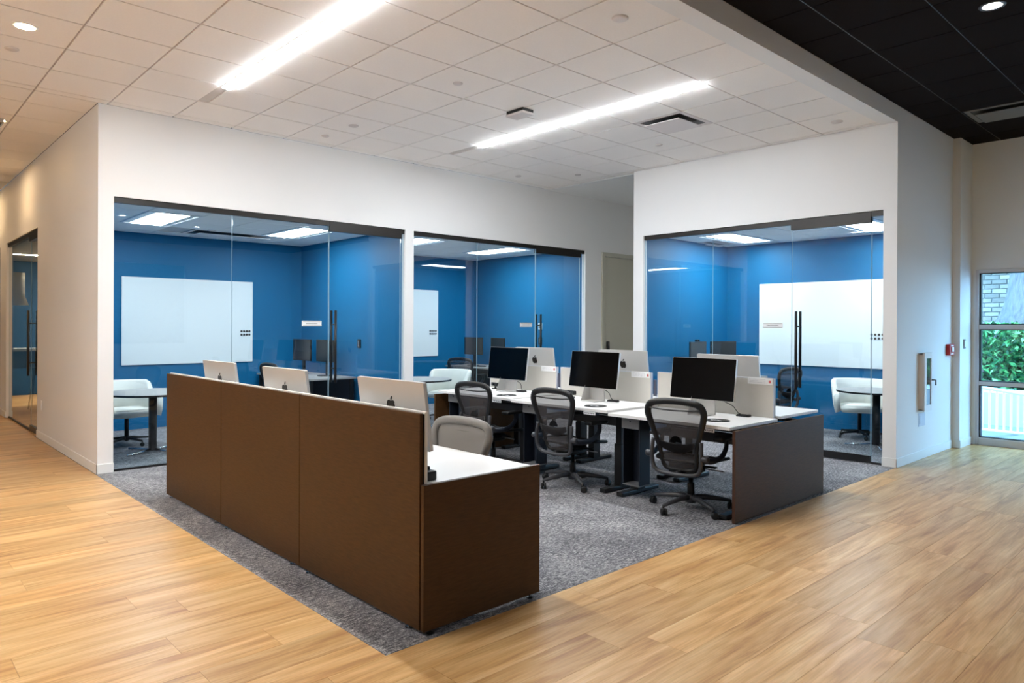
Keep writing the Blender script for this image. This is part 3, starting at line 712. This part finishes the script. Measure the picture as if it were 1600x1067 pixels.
# ------------------------------------------------------------------ task chairs
def xprof(z): return -.20 - .05*((z-.36)/.2 if z < .56 else 1) - (.0 if z < .56 else (z-.56)*.17)
KW = .87
HALF = [(0, .352), (.11, .356), (.158, .385), (.172, .45), (.188, .55), (.228, .665), (.268, .775), (.274, .835), (.235, .888), (.12, .908), (0, .912)]
def make_chair(name, label, mm, fm, um):
    t = thing(name, label, 'chair')
    half = catmull([(a*KW, z, 0) for a, z in HALF], 4)
    ring = [(-.5*0+xprof(p.y)+.05*(1-(p.x/.28)**2)*0, p.x, p.y) for p in half] + [(xprof(p.y), -p.x, p.y) for p in half[-2:0:-1]]
    rad = [.0145 + .0085*min(1, max(0, (p[2]-.5)/.3)) for p in ring]
    obj('back_frame', T(ring, rad, seg=8, closed=True, flat=1.25), fm, t, True)
    # membrane
    bm = bmesh.new(); rowsv = []
    zs = [.36+(.90-.36)*i/26 for i in range(27)]
    def hw(z):
        hs = [(p.y, p.x) for p in half]
        for (z0, w0), (z1, w1) in zip(hs, hs[1:]):
            if z0 <= z <= z1: return w0+(w1-w0)*(z-z0)/(z1-z0+1e-9)
        return .01
    for z in zs:
        w_ = max(.01, hw(z)-.004)
        rowsv.append([bm.verts.new((xprof(z)-.016*(1-(2*j/12-1)**2)+.0, -w_+2*w_*j/12, z)) for j in range(13)])
    for A, C in zip(rowsv, rowsv[1:]):
        for j in range(12): bm.faces.new((A[j], A[j+1], C[j+1], C[j]))
    obj('back_mesh', bm, mm, t, True)
    # upper inner spar
    obj('tension_bar', T(catmull([(xprof(.85)-.01, -.255, .855), (xprof(.84)-.02, -.1, .842), (xprof(.84)-.02, .1, .842), (xprof(.85)-.01, .255, .855)], 5), .006, seg=6), fm, t, True)
    # lumbar pad: band across with an arched window above
    bm = bmesh.new(); G = []
    for i in range(9):
        v = i/8; G.append([])
        for j in range(15):
            s = -1+2*j/14; w_ = .158*s
            top = .575 + .02*abs(s)**2 + (-.0 if abs(s) > .3 else .0)
            bot = .49 + .055*abs(s)**1.5
            z = bot+(top-bot)*v
            G[-1].append(bm.verts.new((xprof(z)-.028-.014*sin(pi*v)*(1-s*s), w_, z)))
    for A, C in zip(G, G[1:]):
        for j in range(14): bm.faces.new((A[j], A[j+1], C[j+1], C[j]))
    bmesh.ops.solidify(bm, geom=bm.faces[:], thickness=.008)
    obj('lumbar_pad', bm, um, t, True)
    bm = bmesh.new(); pts = [(xprof(.6)-.022, .052*cos(a), .582+.052*sin(a)) for a in [pi*k/12 for k in range(13)]]
    c0 = bm.verts.new((xprof(.6)-.022, 0, .585)); vs = [bm.verts.new(p) for p in pts]
    for a, b_ in zip(vs, vs[1:]): bm.faces.new((c0, a, b_))
    bmesh.ops.solidify(bm, geom=bm.faces[:], thickness=.004)
    obj('lumbar_opening', bm, PLB, t)
    # grey yoke
    yk = catmull([(-.262, .205, .60), (-.275, .212, .50), (-.272, .205, .40), (-.262, .17, .345), (-.262, .08, .328), (-.262, -.08, .328), (-.262, -.17, .345), (-.272, -.205, .40), (-.275, -.212, .50), (-.262, -.205, .60)], 5)
    obj('yoke', T(yk, .017, seg=8, flat=1.1), PLG, t, True)
    obj('yoke_link', T(catmull([(-.262, 0, .33), (-.2, 0, .325), (-.10, 0, .33)], 4), .028, seg=8), PLB, t, True)
    for s in (-1, 1):
        arm = obj('armrest', T(catmull([(-.265, s*.222, .47), (-.20, s*.265, .455), (-.06, s*.285, .47), (.03, s*.285, .53), (.045, s*.282, .60)], 6), [.016, .017, .018, .019, .02]*5 + [.018]*0 if False else .017, seg=8, flat=1.5), PLB2, t, True)
        obj('arm_pad', B((-.12, .13, s*.275-.045, s*.275+.045, .60, .632), bev=.014, seg=3), PLB, arm, True)
        obj('arm_knob', L(disc(.026, -.03, .03, .006), seg=14, M=Matrix.Translation((-.268, s*.238, .475)) @ Matrix.Rotation(pi/2, 4, 'X')), PLG, arm, True)
    # seat
    sp = catmull([(-.21, .0, .425), (-.205, .17, .43), (-.12, .235, .435), (.06, .25, .43), (.21, .235, .415), (.255, .15, .395), (.262, 0, .39), (.255, -.15, .395), (.21, -.235, .415), (.06, -.25, .43), (-.12, -.235, .435), (-.205, -.17, .43)], 4, True)
    obj('seat_frame', T(sp, .014, seg=8, closed=True), fm, t, True)
    bm = bmesh.new(); c0 = bm.verts.new((.03, 0, .405)); R0 = [bm.verts.new(p) for p in sp]; R1 = [bm.verts.new(Vector((.03, 0, .408)).lerp(p, .55)-Vector((0, 0, .006))) for p in sp]; n = len(sp)
    for k in range(n):
        bm.faces.new((R0[k], R0[(k+1) % n], R1[(k+1) % n], R1[k])); bm.faces.new((R1[k], R1[(k+1) % n], c0))
    obj('seat_mesh', bm, mesh_mat_seat, t, True)
    obj('tilt_mechanism', B((-.13, .12, -.075, .075, .30, .37), (-.16, .0, -.13, .13, .335, .36), (.02, .07, -.2, .2, .35, .365), bev=.012), PLB, t, True)
    obj('lever', T([(.05, -.08, .34), (.04, -.26, .335)], .006, seg=6), ALUD, t, True)
    obj('gas_column', L([(0, .09), (.03, .09), (.03, .22), (.018, .22), (.018, .31), (0, .31)], seg=16), PLB, t, True)
    bs = obj('base', L([(0, .06), (.045, .06), (.05, .09), (.04, .125), (0, .13)], seg=16), PLG, t, True)
    for k in range(5):
        a = 2*pi*k/5 + .35
        M = Matrix.Rotation(a, 4, 'Z')
        lg = obj('base_arm', addtube(bmesh.new(), [M @ Vector(p) for p in ((.02, 0, .10), (.12, 0, .103), (.24, 0, .088), (.325, 0, .075))], [.026, .023, .018, .014], seg=8), PLG, bs, True)
        cs = bmesh.new(); c = M @ Vector((.325, 0, 0)); fa = a+1.1
        for s in (-1, 1):
            Mw = Matrix.Translation((c.x, c.y, .029)) @ Matrix.Rotation(fa, 4, 'Z') @ Matrix.Translation((.012, s*.014, 0)) @ Matrix.Rotation(pi/2, 4, 'X')
            addlathe(cs, disc(.029, -.010, .010, .006), seg=16, M=Mw)
        addbox(cs, -.012, .02, -.006, .006, -.0, .03, M=Matrix.Translation((c.x, c.y, .028)) @ Matrix.Rotation(fa, 4, 'Z'))
        addlathe(cs, [(0, .05), (.01, .05), (.01, .08), (0, .08)], seg=8, c=(c.x, c.y, 0))
        obj('caster', cs, PLB, t, True)
    return t
mesh_mat_seat = mesh_mat('seat_mesh_dark', (44, 44, 47), .95)
LUMB = mat('grey_lumbar', (70, 66, 66), .7)
ch = make_chair('task_chair', 'x', MESHF, PLB, LUMB)
chs = [ch]
def place_chair(x, y, rz, lab, grp='black mesh task chairs at the desk cluster', src=None, z=0):
    o = (chs.pop() if chs else dup(ch)) if src is None else src
    o.location = (x, y, z); o.rotation_euler = (0, 0, rz); o['label'] = lab; o['group'] = grp
    return o
place_chair(5.05, 3.25, radians(8), 'black mesh task chair beside the brown end panel')
place_chair(4.99, 4.50, radians(2), 'black mesh task chair at the middle desk of the cluster')
place_chair(4.92, 5.56, radians(4), 'black mesh task chair at the far desk of the cluster')
place_chair(8.2, 9.95, radians(20), 'black mesh task chair at the desk in the middle glass room', 'task chairs in the glass rooms')
place_chair(4.86, 10.25, radians(5), 'black mesh task chair in the room beside the corridor corner', 'task chairs in the glass rooms')
place_chair(9.8, 4.95, radians(80), 'black mesh task chair in the room with the long whiteboard', 'task chairs in the glass rooms')
TFR = mat('taupe_chair_rim', (120, 114, 108), .5)
ch2 = make_chair('mesh_chair', 'x', MESHN, TFR, MESHN)
place_chair(2.62, 3.58, pi+.1, 'taupe mesh chair with pale rim behind the nearest white desk', 'taupe mesh chairs behind the brown screen', ch2).scale = (1, 1.04, .965)
c3 = dup(ch2); place_chair(2.88, 4.95, pi-.3, 'taupe mesh chair just showing over the brown screen', 'taupe mesh chairs behind the brown screen', c3)

# ------------------------------------------------------------------ glass room furniture
def whiteboard(axis, c, a0, a1, lab, dots):
    s = -1
    t = thing('whiteboard', lab, 'whiteboard', (0, 0, 0), 0, 'glass whiteboards on blue walls')
    bx = (lambda a, b_, z0, z1, d0, d1: (a, b_, c+d0, c+d1, z0, z1)) if axis == 'y' else (lambda a, b_, z0, z1, d0, d1: (c+d0, c+d1, a, b_, z0, z1))
    obj('board', B(bx(a0, a1, .92, 2.18, -.022, -.012), bev=.001, seg=1), WBD, t)
    obj('spacer', B(bx(a0+.1, a0+.14, 1.0, 2.1, -.012, 0), bx(a1-.14, a1-.1, 1.0, 2.1, -.012, 0)), ALUD, t)
    for i in range(4):
        for j in range(2):
            a = dots[0]+i*dots[1]; z = 1.40-j*.055
            pos = (a, c-.022, z) if axis == 'y' else (c-.022, a, z)
            M = Matrix.Translation(pos) @ (Matrix.Rotation(pi/2, 4, 'X') if axis == 'y' else Matrix.Rotation(-pi/2, 4, 'Y'))
            mg = tag(obj('magnet', L(disc(.017, 0, .01, .003), seg=12, M=M), BLK), 'black round magnet on the whiteboard ' + lab.split(' whiteboard ')[1], 'magnet', 'black magnets on the whiteboard ' + lab.split(' whiteboard ')[1])
whiteboard('y', 11.08, 2.775, 4.66, 'white glass whiteboard in the room beside the corridor corner', (4.48, .042))
whiteboard('y', 11.0, 6.39, 8.28, 'white glass whiteboard in the middle glass room', (8.09, .045))
whiteboard('x', 10.56, 3.66, 5.545, 'long white glass whiteboard behind the black door pulls', (3.70, .05))
def round_table(x, y, rad, lab):
    t = thing('round_table', lab, 'table', (x, y, 0), 0, 'round tables in the glass rooms')
    obj('tabletop', L(disc(rad, .688, .712, .004), seg=48), TABT, t)
    obj('edge_band', L([(rad-.002, .687), (rad+.002, .687), (rad+.002, .707), (rad-.002, .707)], seg=48), BLK, t)
    obj('column', L([(0, .03), (.045, .03), (.045, .687), (0, .687)], seg=20), PLB, t, True)
    for k in range(4):
        a = pi/2*k+.5; obj('foot', T([(0, 0, .035), (.36*cos(a), .36*sin(a), .02)], [.02, .012], seg=8), CHROME, t, True)
round_table(2.58, 8.95, .50, 'grey round table in the room beside the corridor corner')
round_table(6.14, 8.62, .49, 'grey round table seen past the white pier in the middle room')
round_table(9.42, 3.38, .46, 'grey round table in front of the cream chair by the long whiteboard')
def lounge():
    t = thing('lounge_chair', 'x', 'chair')
    # wrap shell: sweep of section around a U path, facing +X
    path = []
    for k in range(25):
        s = -1+2*k/24
        a = s*2.0
        # U shape
        if abs(s) <= .5: ang = pi + s*2*pi/2; px, py = .0+.27*cos(ang), .28*sin(-ang)*-1
        path.append(s)
    bm = bmesh.new(); rings = []
    def U(s):
        if abs(s) <= .55:
            ang = pi - s/.55*pi/2; return Vector((-.02+.26*cos(ang)*1.0, .29*sin(ang) if s > 0 else .29*sin(ang), 0)), abs(s)/.55
        k = (abs(s)-.55)/.45
        return Vector((-.02+.26*k, .29*(1 if s > 0 else -1), 0)), 1
    for i in range(33):
        s = -1+2*i/32; p, _ = U(s)
        arm = max(0, min(1, (abs(s)-.38)/.25)); arm = arm*arm*(3-2*arm)
        top = .79-.17*arm - .02*max(0, (abs(s)-.6))/.4
        n = Vector((p.x+.02 if abs(s) <= .55 else 0, p.y, 0)).normalized()
        th = .035
        lean = .06*(1-arm)
        sec = []
        for (o_, z) in ((-th, .37), (th*.6, .35), (th*1.2, .45), (th*1.3, .6 if top > .6 else top-.04), (th*1.2, top-.02), (th*.5, top), (-th*.5, top), (-th*.9, top-.02)):
            q = p+n*o_ + n*lean*max(0, (z-.45)/.35); sec.append(bm.verts.new((q.x, q.y, z)))
        rings.append(sec)
    for A, C in zip(rings, rings[1:]):
        for j in range(8): bm.faces.new((A[j], A[(j+1) % 8], C[(j+1) % 8], C[j]))
    bm.faces.new(rings[0]); bm.faces.new(rings[-1][::-1])
    obj('shell', bm, UPH, t, True)
    bm = bmesh.new(); addprism(bm, rrect(-.24, .29, -.25, .25, .1), .36, .455); bmesh.ops.bevel(bm, geom=[e for e in bm.edges if abs(e.verts[0].co.z-e.verts[1].co.z) < 1e-5 and len(e.link_faces) == 2 and e.calc_face_angle(0) > 1], offset=.02, segments=3, affect='EDGES')
    obj('seat', bm, UPH, t, True)
    obj('column', L([(0, .08), (.025, .08), (.025, .34), (.07, .36), (0, .36)], seg=14), PLB, t, True)
    bs = obj('base', L([(0, .06), (.04, .06), (.04, .11), (0, .11)], seg=14), PLB, t, True)
    for k in range(5):
        a = 2*pi*k/5+.2
        obj('base_arm', T([(0, 0, .09), (.29*cos(a), .29*sin(a), .07)], [.022, .012], seg=8), PLB, bs, True)
        cs = L(disc(.026, -.018, .018, .006), seg=14, M=Matrix.Translation((.29*cos(a), .29*sin(a), .027)) @ Matrix.Rotation(a+.9, 4, 'Z') @ Matrix.Rotation(pi/2, 4, 'X'))
        addbox(cs, .29*cos(a)-.006, .29*cos(a)+.006, .29*sin(a)-.006, .29*sin(a)+.006, .04, .07)
        obj('caster', cs, PLB, t, True)
    return t
lc = lounge()
def place_lounge(o, x, y, rz, lab): o.location = (x, y, 0); o.rotation_euler = (0, 0, rz); o['label'] = lab; o['group'] = 'cream swivel chairs in the glass rooms'
place_lounge(lc, 2.50, 9.72, radians(-80), 'cream swivel chair behind the round table beside the corridor corner')
place_lounge(dup(lc), 7.0, 9.02, radians(-150), 'cream swivel chair in the middle glass room')
place_lounge(dup(lc), 10.05, 3.82, radians(-155), 'cream swivel chair below the long whiteboard')
def office_desk(x0, x1, y0, y1, lab):
    t = thing('office_desk', lab, 'desk', (0, 0, 0), 0, 'wall desks in the glass rooms')
    obj('desktop', B((x0, x1, y0, y1, .71, .735), bev=.003), TABT, t)
    for (a, b_) in ((x0+.05, y0+.05), (x1-.05, y0+.05), (x0+.05, y1-.05), (x1-.05, y1-.05)): obj('leg', B((a-.025, a+.025, b_-.025, b_+.025, 0, .71), bev=.003, seg=1), PLB, t)
    if y1-y0 > x1-x0: obj('modesty_panel', B((x1-.04, x1-.02, y0+.09, y1-.09, .3, .70)), PLB2, t)
    else: obj('modesty_panel', B((x0+.09, x1-.09, y1-.04, y1-.02, .3, .70)), PLB2, t)
office_desk(4.72, 5.47, 9.25, 11.04, 'grey-topped desk along the blue wall in the room beside the corridor corner')
office_desk(8.45, 9.17, 9.2, 10.96, 'grey-topped desk along the blue wall in the middle glass room')
office_desk(8.75, 10.5, 5.38, 6.09, 'grey-topped desk along the blue wall in the room with the long whiteboard')
def monitor():
    t = thing('black_monitor', 'x', 'monitor')
    obj('bezel', B((-.022, 0, -.27, .27, .21, .545), bev=.004), PLB, t); obj('screen', B((-.0005, .002, -.262, .262, .225, .537)), mat('grey_black_screen', (26, 28, 30), .25), t)
    obj('neck', B((-.055, -.03, -.03, .03, .01, .38), bev=.004), PLB, t); obj('mount', B((-.04, -.02, -.05, .05, .33, .43)), PLB, t)
    obj('foot', L(disc(.11, 0, .012, .003), seg=24), PLB, t)
    bm = B((.003, .03, -.02, .02, .545, .57), (-.03, .003, -.015, .015, .547, .556), bev=.002, seg=1)
    return t
mo = monitor(); mou = []
def place_mon(x, y, rz, lab, cam_=False):
    o = mo if not mou else dup(mo); mou.append(1); o.location = (x, y, .735); o.rotation_euler = (0, 0, rz); o['label'] = lab; o['group'] = 'black monitors in the glass rooms'
place_mon(5.16, 10.38, pi+.05, 'black monitor nearer the whiteboard in the room beside the corridor corner')
place_mon(5.22, 9.75, pi, 'black monitor nearer the glass in the room beside the corridor corner')
place_mon(8.78, 10.52, pi, 'black monitor nearer the whiteboard in the middle glass room')
place_mon(8.80, 9.84, pi-.25, 'black monitor nearer the glass in the middle glass room')
place_mon(9.20, 5.80, -pi/2+.12, 'black monitor nearer the glass in the room with the long whiteboard')
place_mon(9.84, 5.76, -pi/2-.24, 'black monitor nearer the back wall in the room with the long whiteboard')
t = thing('webcam', 'small black webcam on top of the monitor nearest the glass by the long whiteboard', 'webcam', (9.15, 5.79, 1.282), -pi/2)
obj('body', B((-.02, .02, -.04, .04, .0, .03), bev=.006), PLB, t); obj('lens', L(disc(.01, 0, .006, .001), seg=12, M=Matrix.Translation((.02, 0, .015)) @ Matrix.Rotation(pi/2, 4, 'Y')), SCR, t)
def keyboard(x, y, rz, lab):
    t = thing('keyboard', lab, 'keyboard', (x, y, .735), rz, 'keyboards in the glass rooms'); obj('body', B((-.065, .065, -.2, .2, 0, .016), bev=.004), PLG, t)
    bm = bmesh.new()
    for i in range(4):
        for j in range(13): addbox(bm, -.055+i*.028, -.031+i*.028, -.19+j*.029, -.165+j*.029, .016, .021)
    tag(obj('keys', bm, PLB, t), kind='stuff')
keyboard(4.90, 10.1, 0, 'dark keyboard on the desk in the room beside the corridor corner')
keyboard(8.60, 10.2, 0, 'dark keyboard on the desk in the middle glass room')
def wallbox(name, lab, cat, x, y, z, rz, w_, h, d_, m, m2, scr=.35):
    t = thing(name, lab, cat, (x, y, z), rz)
    obj('cover', B((-w_/2, w_/2, -d_, 0, -h/2, h/2), bev=min(w_, h, d_)*.3), m, t)
    obj('rocker', B((-w_*scr, w_*scr, -d_-.004, -d_+.001, -h*.32, h*.32), bev=.001, seg=1), m2, t)
    return t
wallbox('light_switch', 'black light switch on the blue wall in the room beside the corridor corner', 'switch', 5.5, 9.21, 1.23, -pi/2, .08, .13, .02, PLB, ALUD, .2)
wallbox('thermostat', 'white thermostat on the blue wall between the black pulls in the middle room', 'thermostat', 9.2, 9.10, 1.50, -pi/2, .09, .12, .02, PAPER, GREY)
wallbox('light_switch', 'black light switch below the white thermostat in the middle room', 'switch', 9.2, 9.10, 1.23, -pi/2, .08, .13, .02, PLB, ALUD, .2)
wallbox('power_outlet', 'white power outlet low on the corridor wall near the glass door', 'outlet', 1.79, 10.85, .445, -pi/2, .08, .125, .008, PAPER, BASEB)
wallbox('light_switch', 'small grey switch high on the pilaster beside the street door', 'switch', 10.28, 2.645, 1.30, 0, .07, .12, .01, GREY, PAPER, .3)
wallbox('cover_plate', 'pale blank plate on the wall under the extinguisher cabinet', 'plate', 8.97, 2.73, .45, 0, .22, .15, .004, mat('pale_blue_plate', (205, 212, 226), .5), mat('pale_blue_plate', (0, 0, 0)))
# fire alarm pull
t = thing('fire_alarm_pull', 'red fire alarm pull station on the white wall', 'fire alarm', (9.94, 2.73, 1.235))
obj('backplate', B((-.09, .09, -.045, 0, -.075, .065), bev=.006), RED, t); obj('handle', B((-.035, .035, -.056, -.045, -.03, .03), bev=.003), PAPER, t)
obj('lettering', B((-.05, .05, -.047, -.045, .04, .052), (-.05, .05, -.047, -.045, -.06, -.05)), PAPER, t)
# extinguisher cabinet
t = thing('extinguisher_cabinet', 'white fire extinguisher cabinet with narrow window on the wall', 'cabinet', (0, 0, 0))
x0, x1, y0, y1, z0, z1 = 8.87, 9.14, 2.685, 2.73, .56, 1.21
obj('body', B((x0, x0+.015, y0, y1, z0, z1), (x1-.015, x1, y0, y1, z0, z1), (x0, x1, y0, y1, z0, z0+.015), (x0, x1, y0, y1, z1-.015, z1)), WHITE, t)
dr = obj('door', B((x0-.01, x0+.06, y0-.02, y0, z0-.01, z1+.01), (x1-.05, x1+.01, y0-.02, y0, z0-.01, z1+.01), (x0+.06, x1-.05, y0-.02, y0, z0-.01, z0+.06), (x0+.06, x1-.05, y0-.02, y0, z1-.06, z1+.01), bev=.003), WHITE, t)
obj('pane', B((x0+.06, x1-.05, y0-.012, y0-.008, z0+.06, z1-.06)), GLASS, dr)
obj('handle', T([(x1-.03, y0-.02, .90), (x1-.03, y0-.06, .90), (x1-.03, y0-.06, .84)], .008, seg=8), BLK, dr)
t = thing('fire_extinguisher', 'dark red fire extinguisher inside the white wall cabinet', 'extinguisher', (9.005, 2.745, .592))
obj('cylinder', L([(0, 0), (.05, 0), (.052, .01), (.052, .34), (.045, .38), (.02, .40), (0, .40)], seg=20), mat('dark_red_enamel', (120, 26, 40), .3), t, True)
obj('valve', B((-.015, .015, -.015, .015, .40, .45), (-.05, .02, -.01, .01, .45, .462)), BLK, t)

# ------------------------------------------------------------------ lounge beyond the corridor door
for k, (x, y) in enumerate(((2.03+.05, 15.4), (2.74, 15.4))):
    t = thing('pendant_lamp', 'cream bell-shaped pendant lamp seen through the corridor door, %s' % ('beside the door frame' if k == 0 else 'half hidden by the corridor wall'), 'lamp', (x, y, 0), 0, 'pendant lamps beyond the corridor door')
    obj('shade', L([(.195, 2.42), (.20, 2.42), (.20, 2.0), (.265, 1.84), (.26, 1.84), (.195, 1.995)], seg=32), mat('cream_shade', (228, 212, 186), .6), t, True)
    obj('cord', T([(0, 0, 2.42), (0, 0, 2.815)], .006, seg=6), PLB, t); obj('cap', L(disc(.198, 2.41, 2.418, .001), seg=32), mat('cream_shade', (0, 0, 0)), t)
t = thing('bar_table', 'tall white-topped table beyond the corridor glass door', 'table', (0, 0, 0))
obj('tabletop', B((1.98, 4.4, 14.9, 15.7, 1.02, 1.06), bev=.003), LAMW, t)
obj('base', B((2.0, 2.06, 15.2, 15.4, 0, 1.02), (4.2, 4.26, 15.2, 15.4, 0, 1.02), (2.06, 4.2, 15.28, 15.32, .7, 1.02)), PLB2, t)
for k, x in enumerate((2.4, 3.1)):
    t = thing('bar_stool', 'black bar stool at the tall table beyond the corridor door, %s' % ('close to the glass' if k == 0 else 'further in'), 'stool', (x, 14.75, 0), 0, 'bar stools beyond the corridor door')
    obj('seat', L(disc(.18, .70, .74, .01), seg=24), PLB, t, True)
    for a in range(4): obj('leg', T([(.10*cos(a*pi/2+.78), .10*sin(a*pi/2+.78), .70), (.2*cos(a*pi/2+.78), .2*sin(a*pi/2+.78), 0)], .012, seg=8), PLB, t, True)
    obj('footrest', T([(.165*cos(q*pi/8), .165*sin(q*pi/8), .28) for q in range(16)], .009, seg=6, closed=True), CHROME, t, True)
t = thing('linear_light', 'warm linear light in the ceiling beyond the corridor door', 'ceiling light', (3.3, 16.1, 2.815))
obj('housing', B((-1.25, 1.25, -.07, .07, -.004, .0)), mat('light_trim', (0, 0, 0)), t); obj('diffuser', B((-1.2, 1.2, -.05, .05, -.008, -.004)), emis('warm_linear', (1, .86, .68), 80), t)

# ------------------------------------------------------------------ outside
struct('ground', B((10.76, 40, -14, 14, -.35, -.15), (-12, 40, -30, -6.2, -.35, -.15)), mat('shaded_paving', (112, 118, 126), .85, var=.08))  # blue-grey shade on the ground is put into its colour
bw = struct('wall_brick_outside', B((18.2, 18.5, -2, 8, -.15, 6.5)), mat('mortar', (120, 120, 118), .9))
bsh = {}
brm = [mat('brick_pale_%d' % k, c, .85, var=.12, vscale=20) for k, c in enumerate(((150, 142, 132), (128, 122, 114), (164, 158, 150)))]
bf = bmesh.new(); nb = 0
for j in range(66):
    z = -.15+j*.10
    y = -2 + (.14 if j % 2 else 0)
    while y < 8:
        vis = 1.45 < z < 2.9 and 3.2 < y < 4.5
        if vis and nb < 295:
            m_ = random.choice(brm)
            if m_ not in bsh:
                bm = B((-.02, .03, -.13, .13, -.041, .041), bev=.006, seg=1); me = bpy.data.meshes.new('brick'); bmesh.ops.recalc_face_normals(bm, faces=bm.faces); bm.to_mesh(me); bm.free(); me.materials.append(m_); bsh[m_] = me
            o = bpy.data.objects.new('brick', bsh[m_]); COL.objects.link(o); o.parent = bw; o.location = (18.2+random.uniform(-.006, .006), y+.14, z+.05); nb += 1
        else: addbox(bf, 18.18, 18.23, y+.01, y+.27, z+.009, z+.091)
        y += .28
tag(obj('brickwork', bf, brm[0], bw), kind='stuff')
# tree trunk
t = thing('tree', 'thick grey tree trunk outside the glass street door', 'tree', (17.0, 3.02, -.15))
bm = bmesh.new(); prev = None
prof = [(0, 1.0), (1.0, .84), (1.75, .72), (2.0, .62), (2.3, .55), (2.7, .51), (3.6, .47), (6, .42)]
for (z, rr) in prof:
    ring = [bm.verts.new(((rr*(1+.09*sin(3*a+z)+.05*sin(7*a)))*cos(a), (rr*(1+.09*sin(3*a+z)+.05*sin(7*a)))*sin(a), z)) for a in [2*pi*k/28 for k in range(28)]]
    if prev:
        for k in range(28): bm.faces.new((prev[k], prev[(k+1) % 28], ring[(k+1) % 28], ring[k]))
    prev = ring
obj('trunk', bm, mat('grey_bark', (100, 98, 100), .9, var=.35, vscale=6, stretch=(4, 4, .6), bump=.6, bscale=12), t, True)
def leafmass(name, x0, x1, y0, y1, z0, z1, n, size, cols, lab, seed, rx=None):
    rr = random.Random(seed); bm = bmesh.new(); mats_ = cols
    for k in range(n):
        x, y = rr.uniform(x0, x1), rr.uniform(y0, y1); z = z0+(z1-z0)*rr.random()**.8
        M = Matrix.Translation((x, y, z)) @ Matrix.Rotation(rr.uniform(0, 6.28), 4, 'Z') @ Matrix.Rotation(rr.uniform(-1, 1), 4, 'X') @ Matrix.Rotation(rr.uniform(-1, 1), 4, 'Y')
        s = size*rr.uniform(.6, 1.3)
        vs = [bm.verts.new(M @ Vector(p)) for p in ((0, -s, 0), (s*.45, 0, s*.12), (0, s, 0), (-s*.45, 0, s*.12))]
        fc = bm.faces.new(vs); fc.material_index = rr.randrange(len(mats_))
    o = obj(name, bm, mats_[0]); [o.data.materials.append(q) for q in mats_[1:]]
    return tag(o, lab, 'hedge', None, 'stuff')
LV = [mat('leaf_%d' % k, c, .55) for k, c in enumerate(((70, 150, 80), (40, 118, 66), (130, 190, 120), (26, 84, 52)))]
leafmass('hedge', 15.2, 16.3, .5, 6.5, -.1, 1.58, 16000, .075, LV, 'leafy green hedge outside the glass street door', 3)
struct('path', B((14.2, 15.2, -1.5, 6.5, -.15, .40)), mat('white_paving', (190, 192, 194), .8))
leafmass('hedge', 0, 14, -12, -9, -.1, 6.5, 26000, .3, [mat('shade_leaf_%d' % k, c, .6) for k, c in enumerate(((16, 34, 20), (24, 50, 28), (12, 24, 16)))], 'tall foliage coloured dark for shade outside behind the camera', 5)  # leaves darkened and packed dense so their reflection stays dim
t = thing('railing', 'white metal railing running down the path outside the street door', 'railing')
A0, A1 = Vector((12.2, 2.98, -.10)), Vector((12.5, 1.2, -.10))
A0 = Vector((12.3, 3.02, -.03)); A1 = Vector((14.0, 2.38, -.25))
RW = mat('white_rail_paint', (238, 240, 242), .4)
top0, top1 = .62, .40
NB = 11
for k in range(NB+1):
    q = k/NB; p = A0.lerp(A1, q); hh = .62+(.36-.62)*q
    obj('baluster', T([(p.x, p.y, p.z), (p.x, p.y, hh)], .017, seg=8), RW, t)
obj('handrail', T([(A0.x, A0.y, .63), (A1.x, A1.y, .37)], .025, seg=8), RW, t)
obj('bottom_rail', T([(A0.x, A0.y, A0.z+.02), (A1.x, A1.y, A1.z+.02)], .025, seg=8), RW, t)
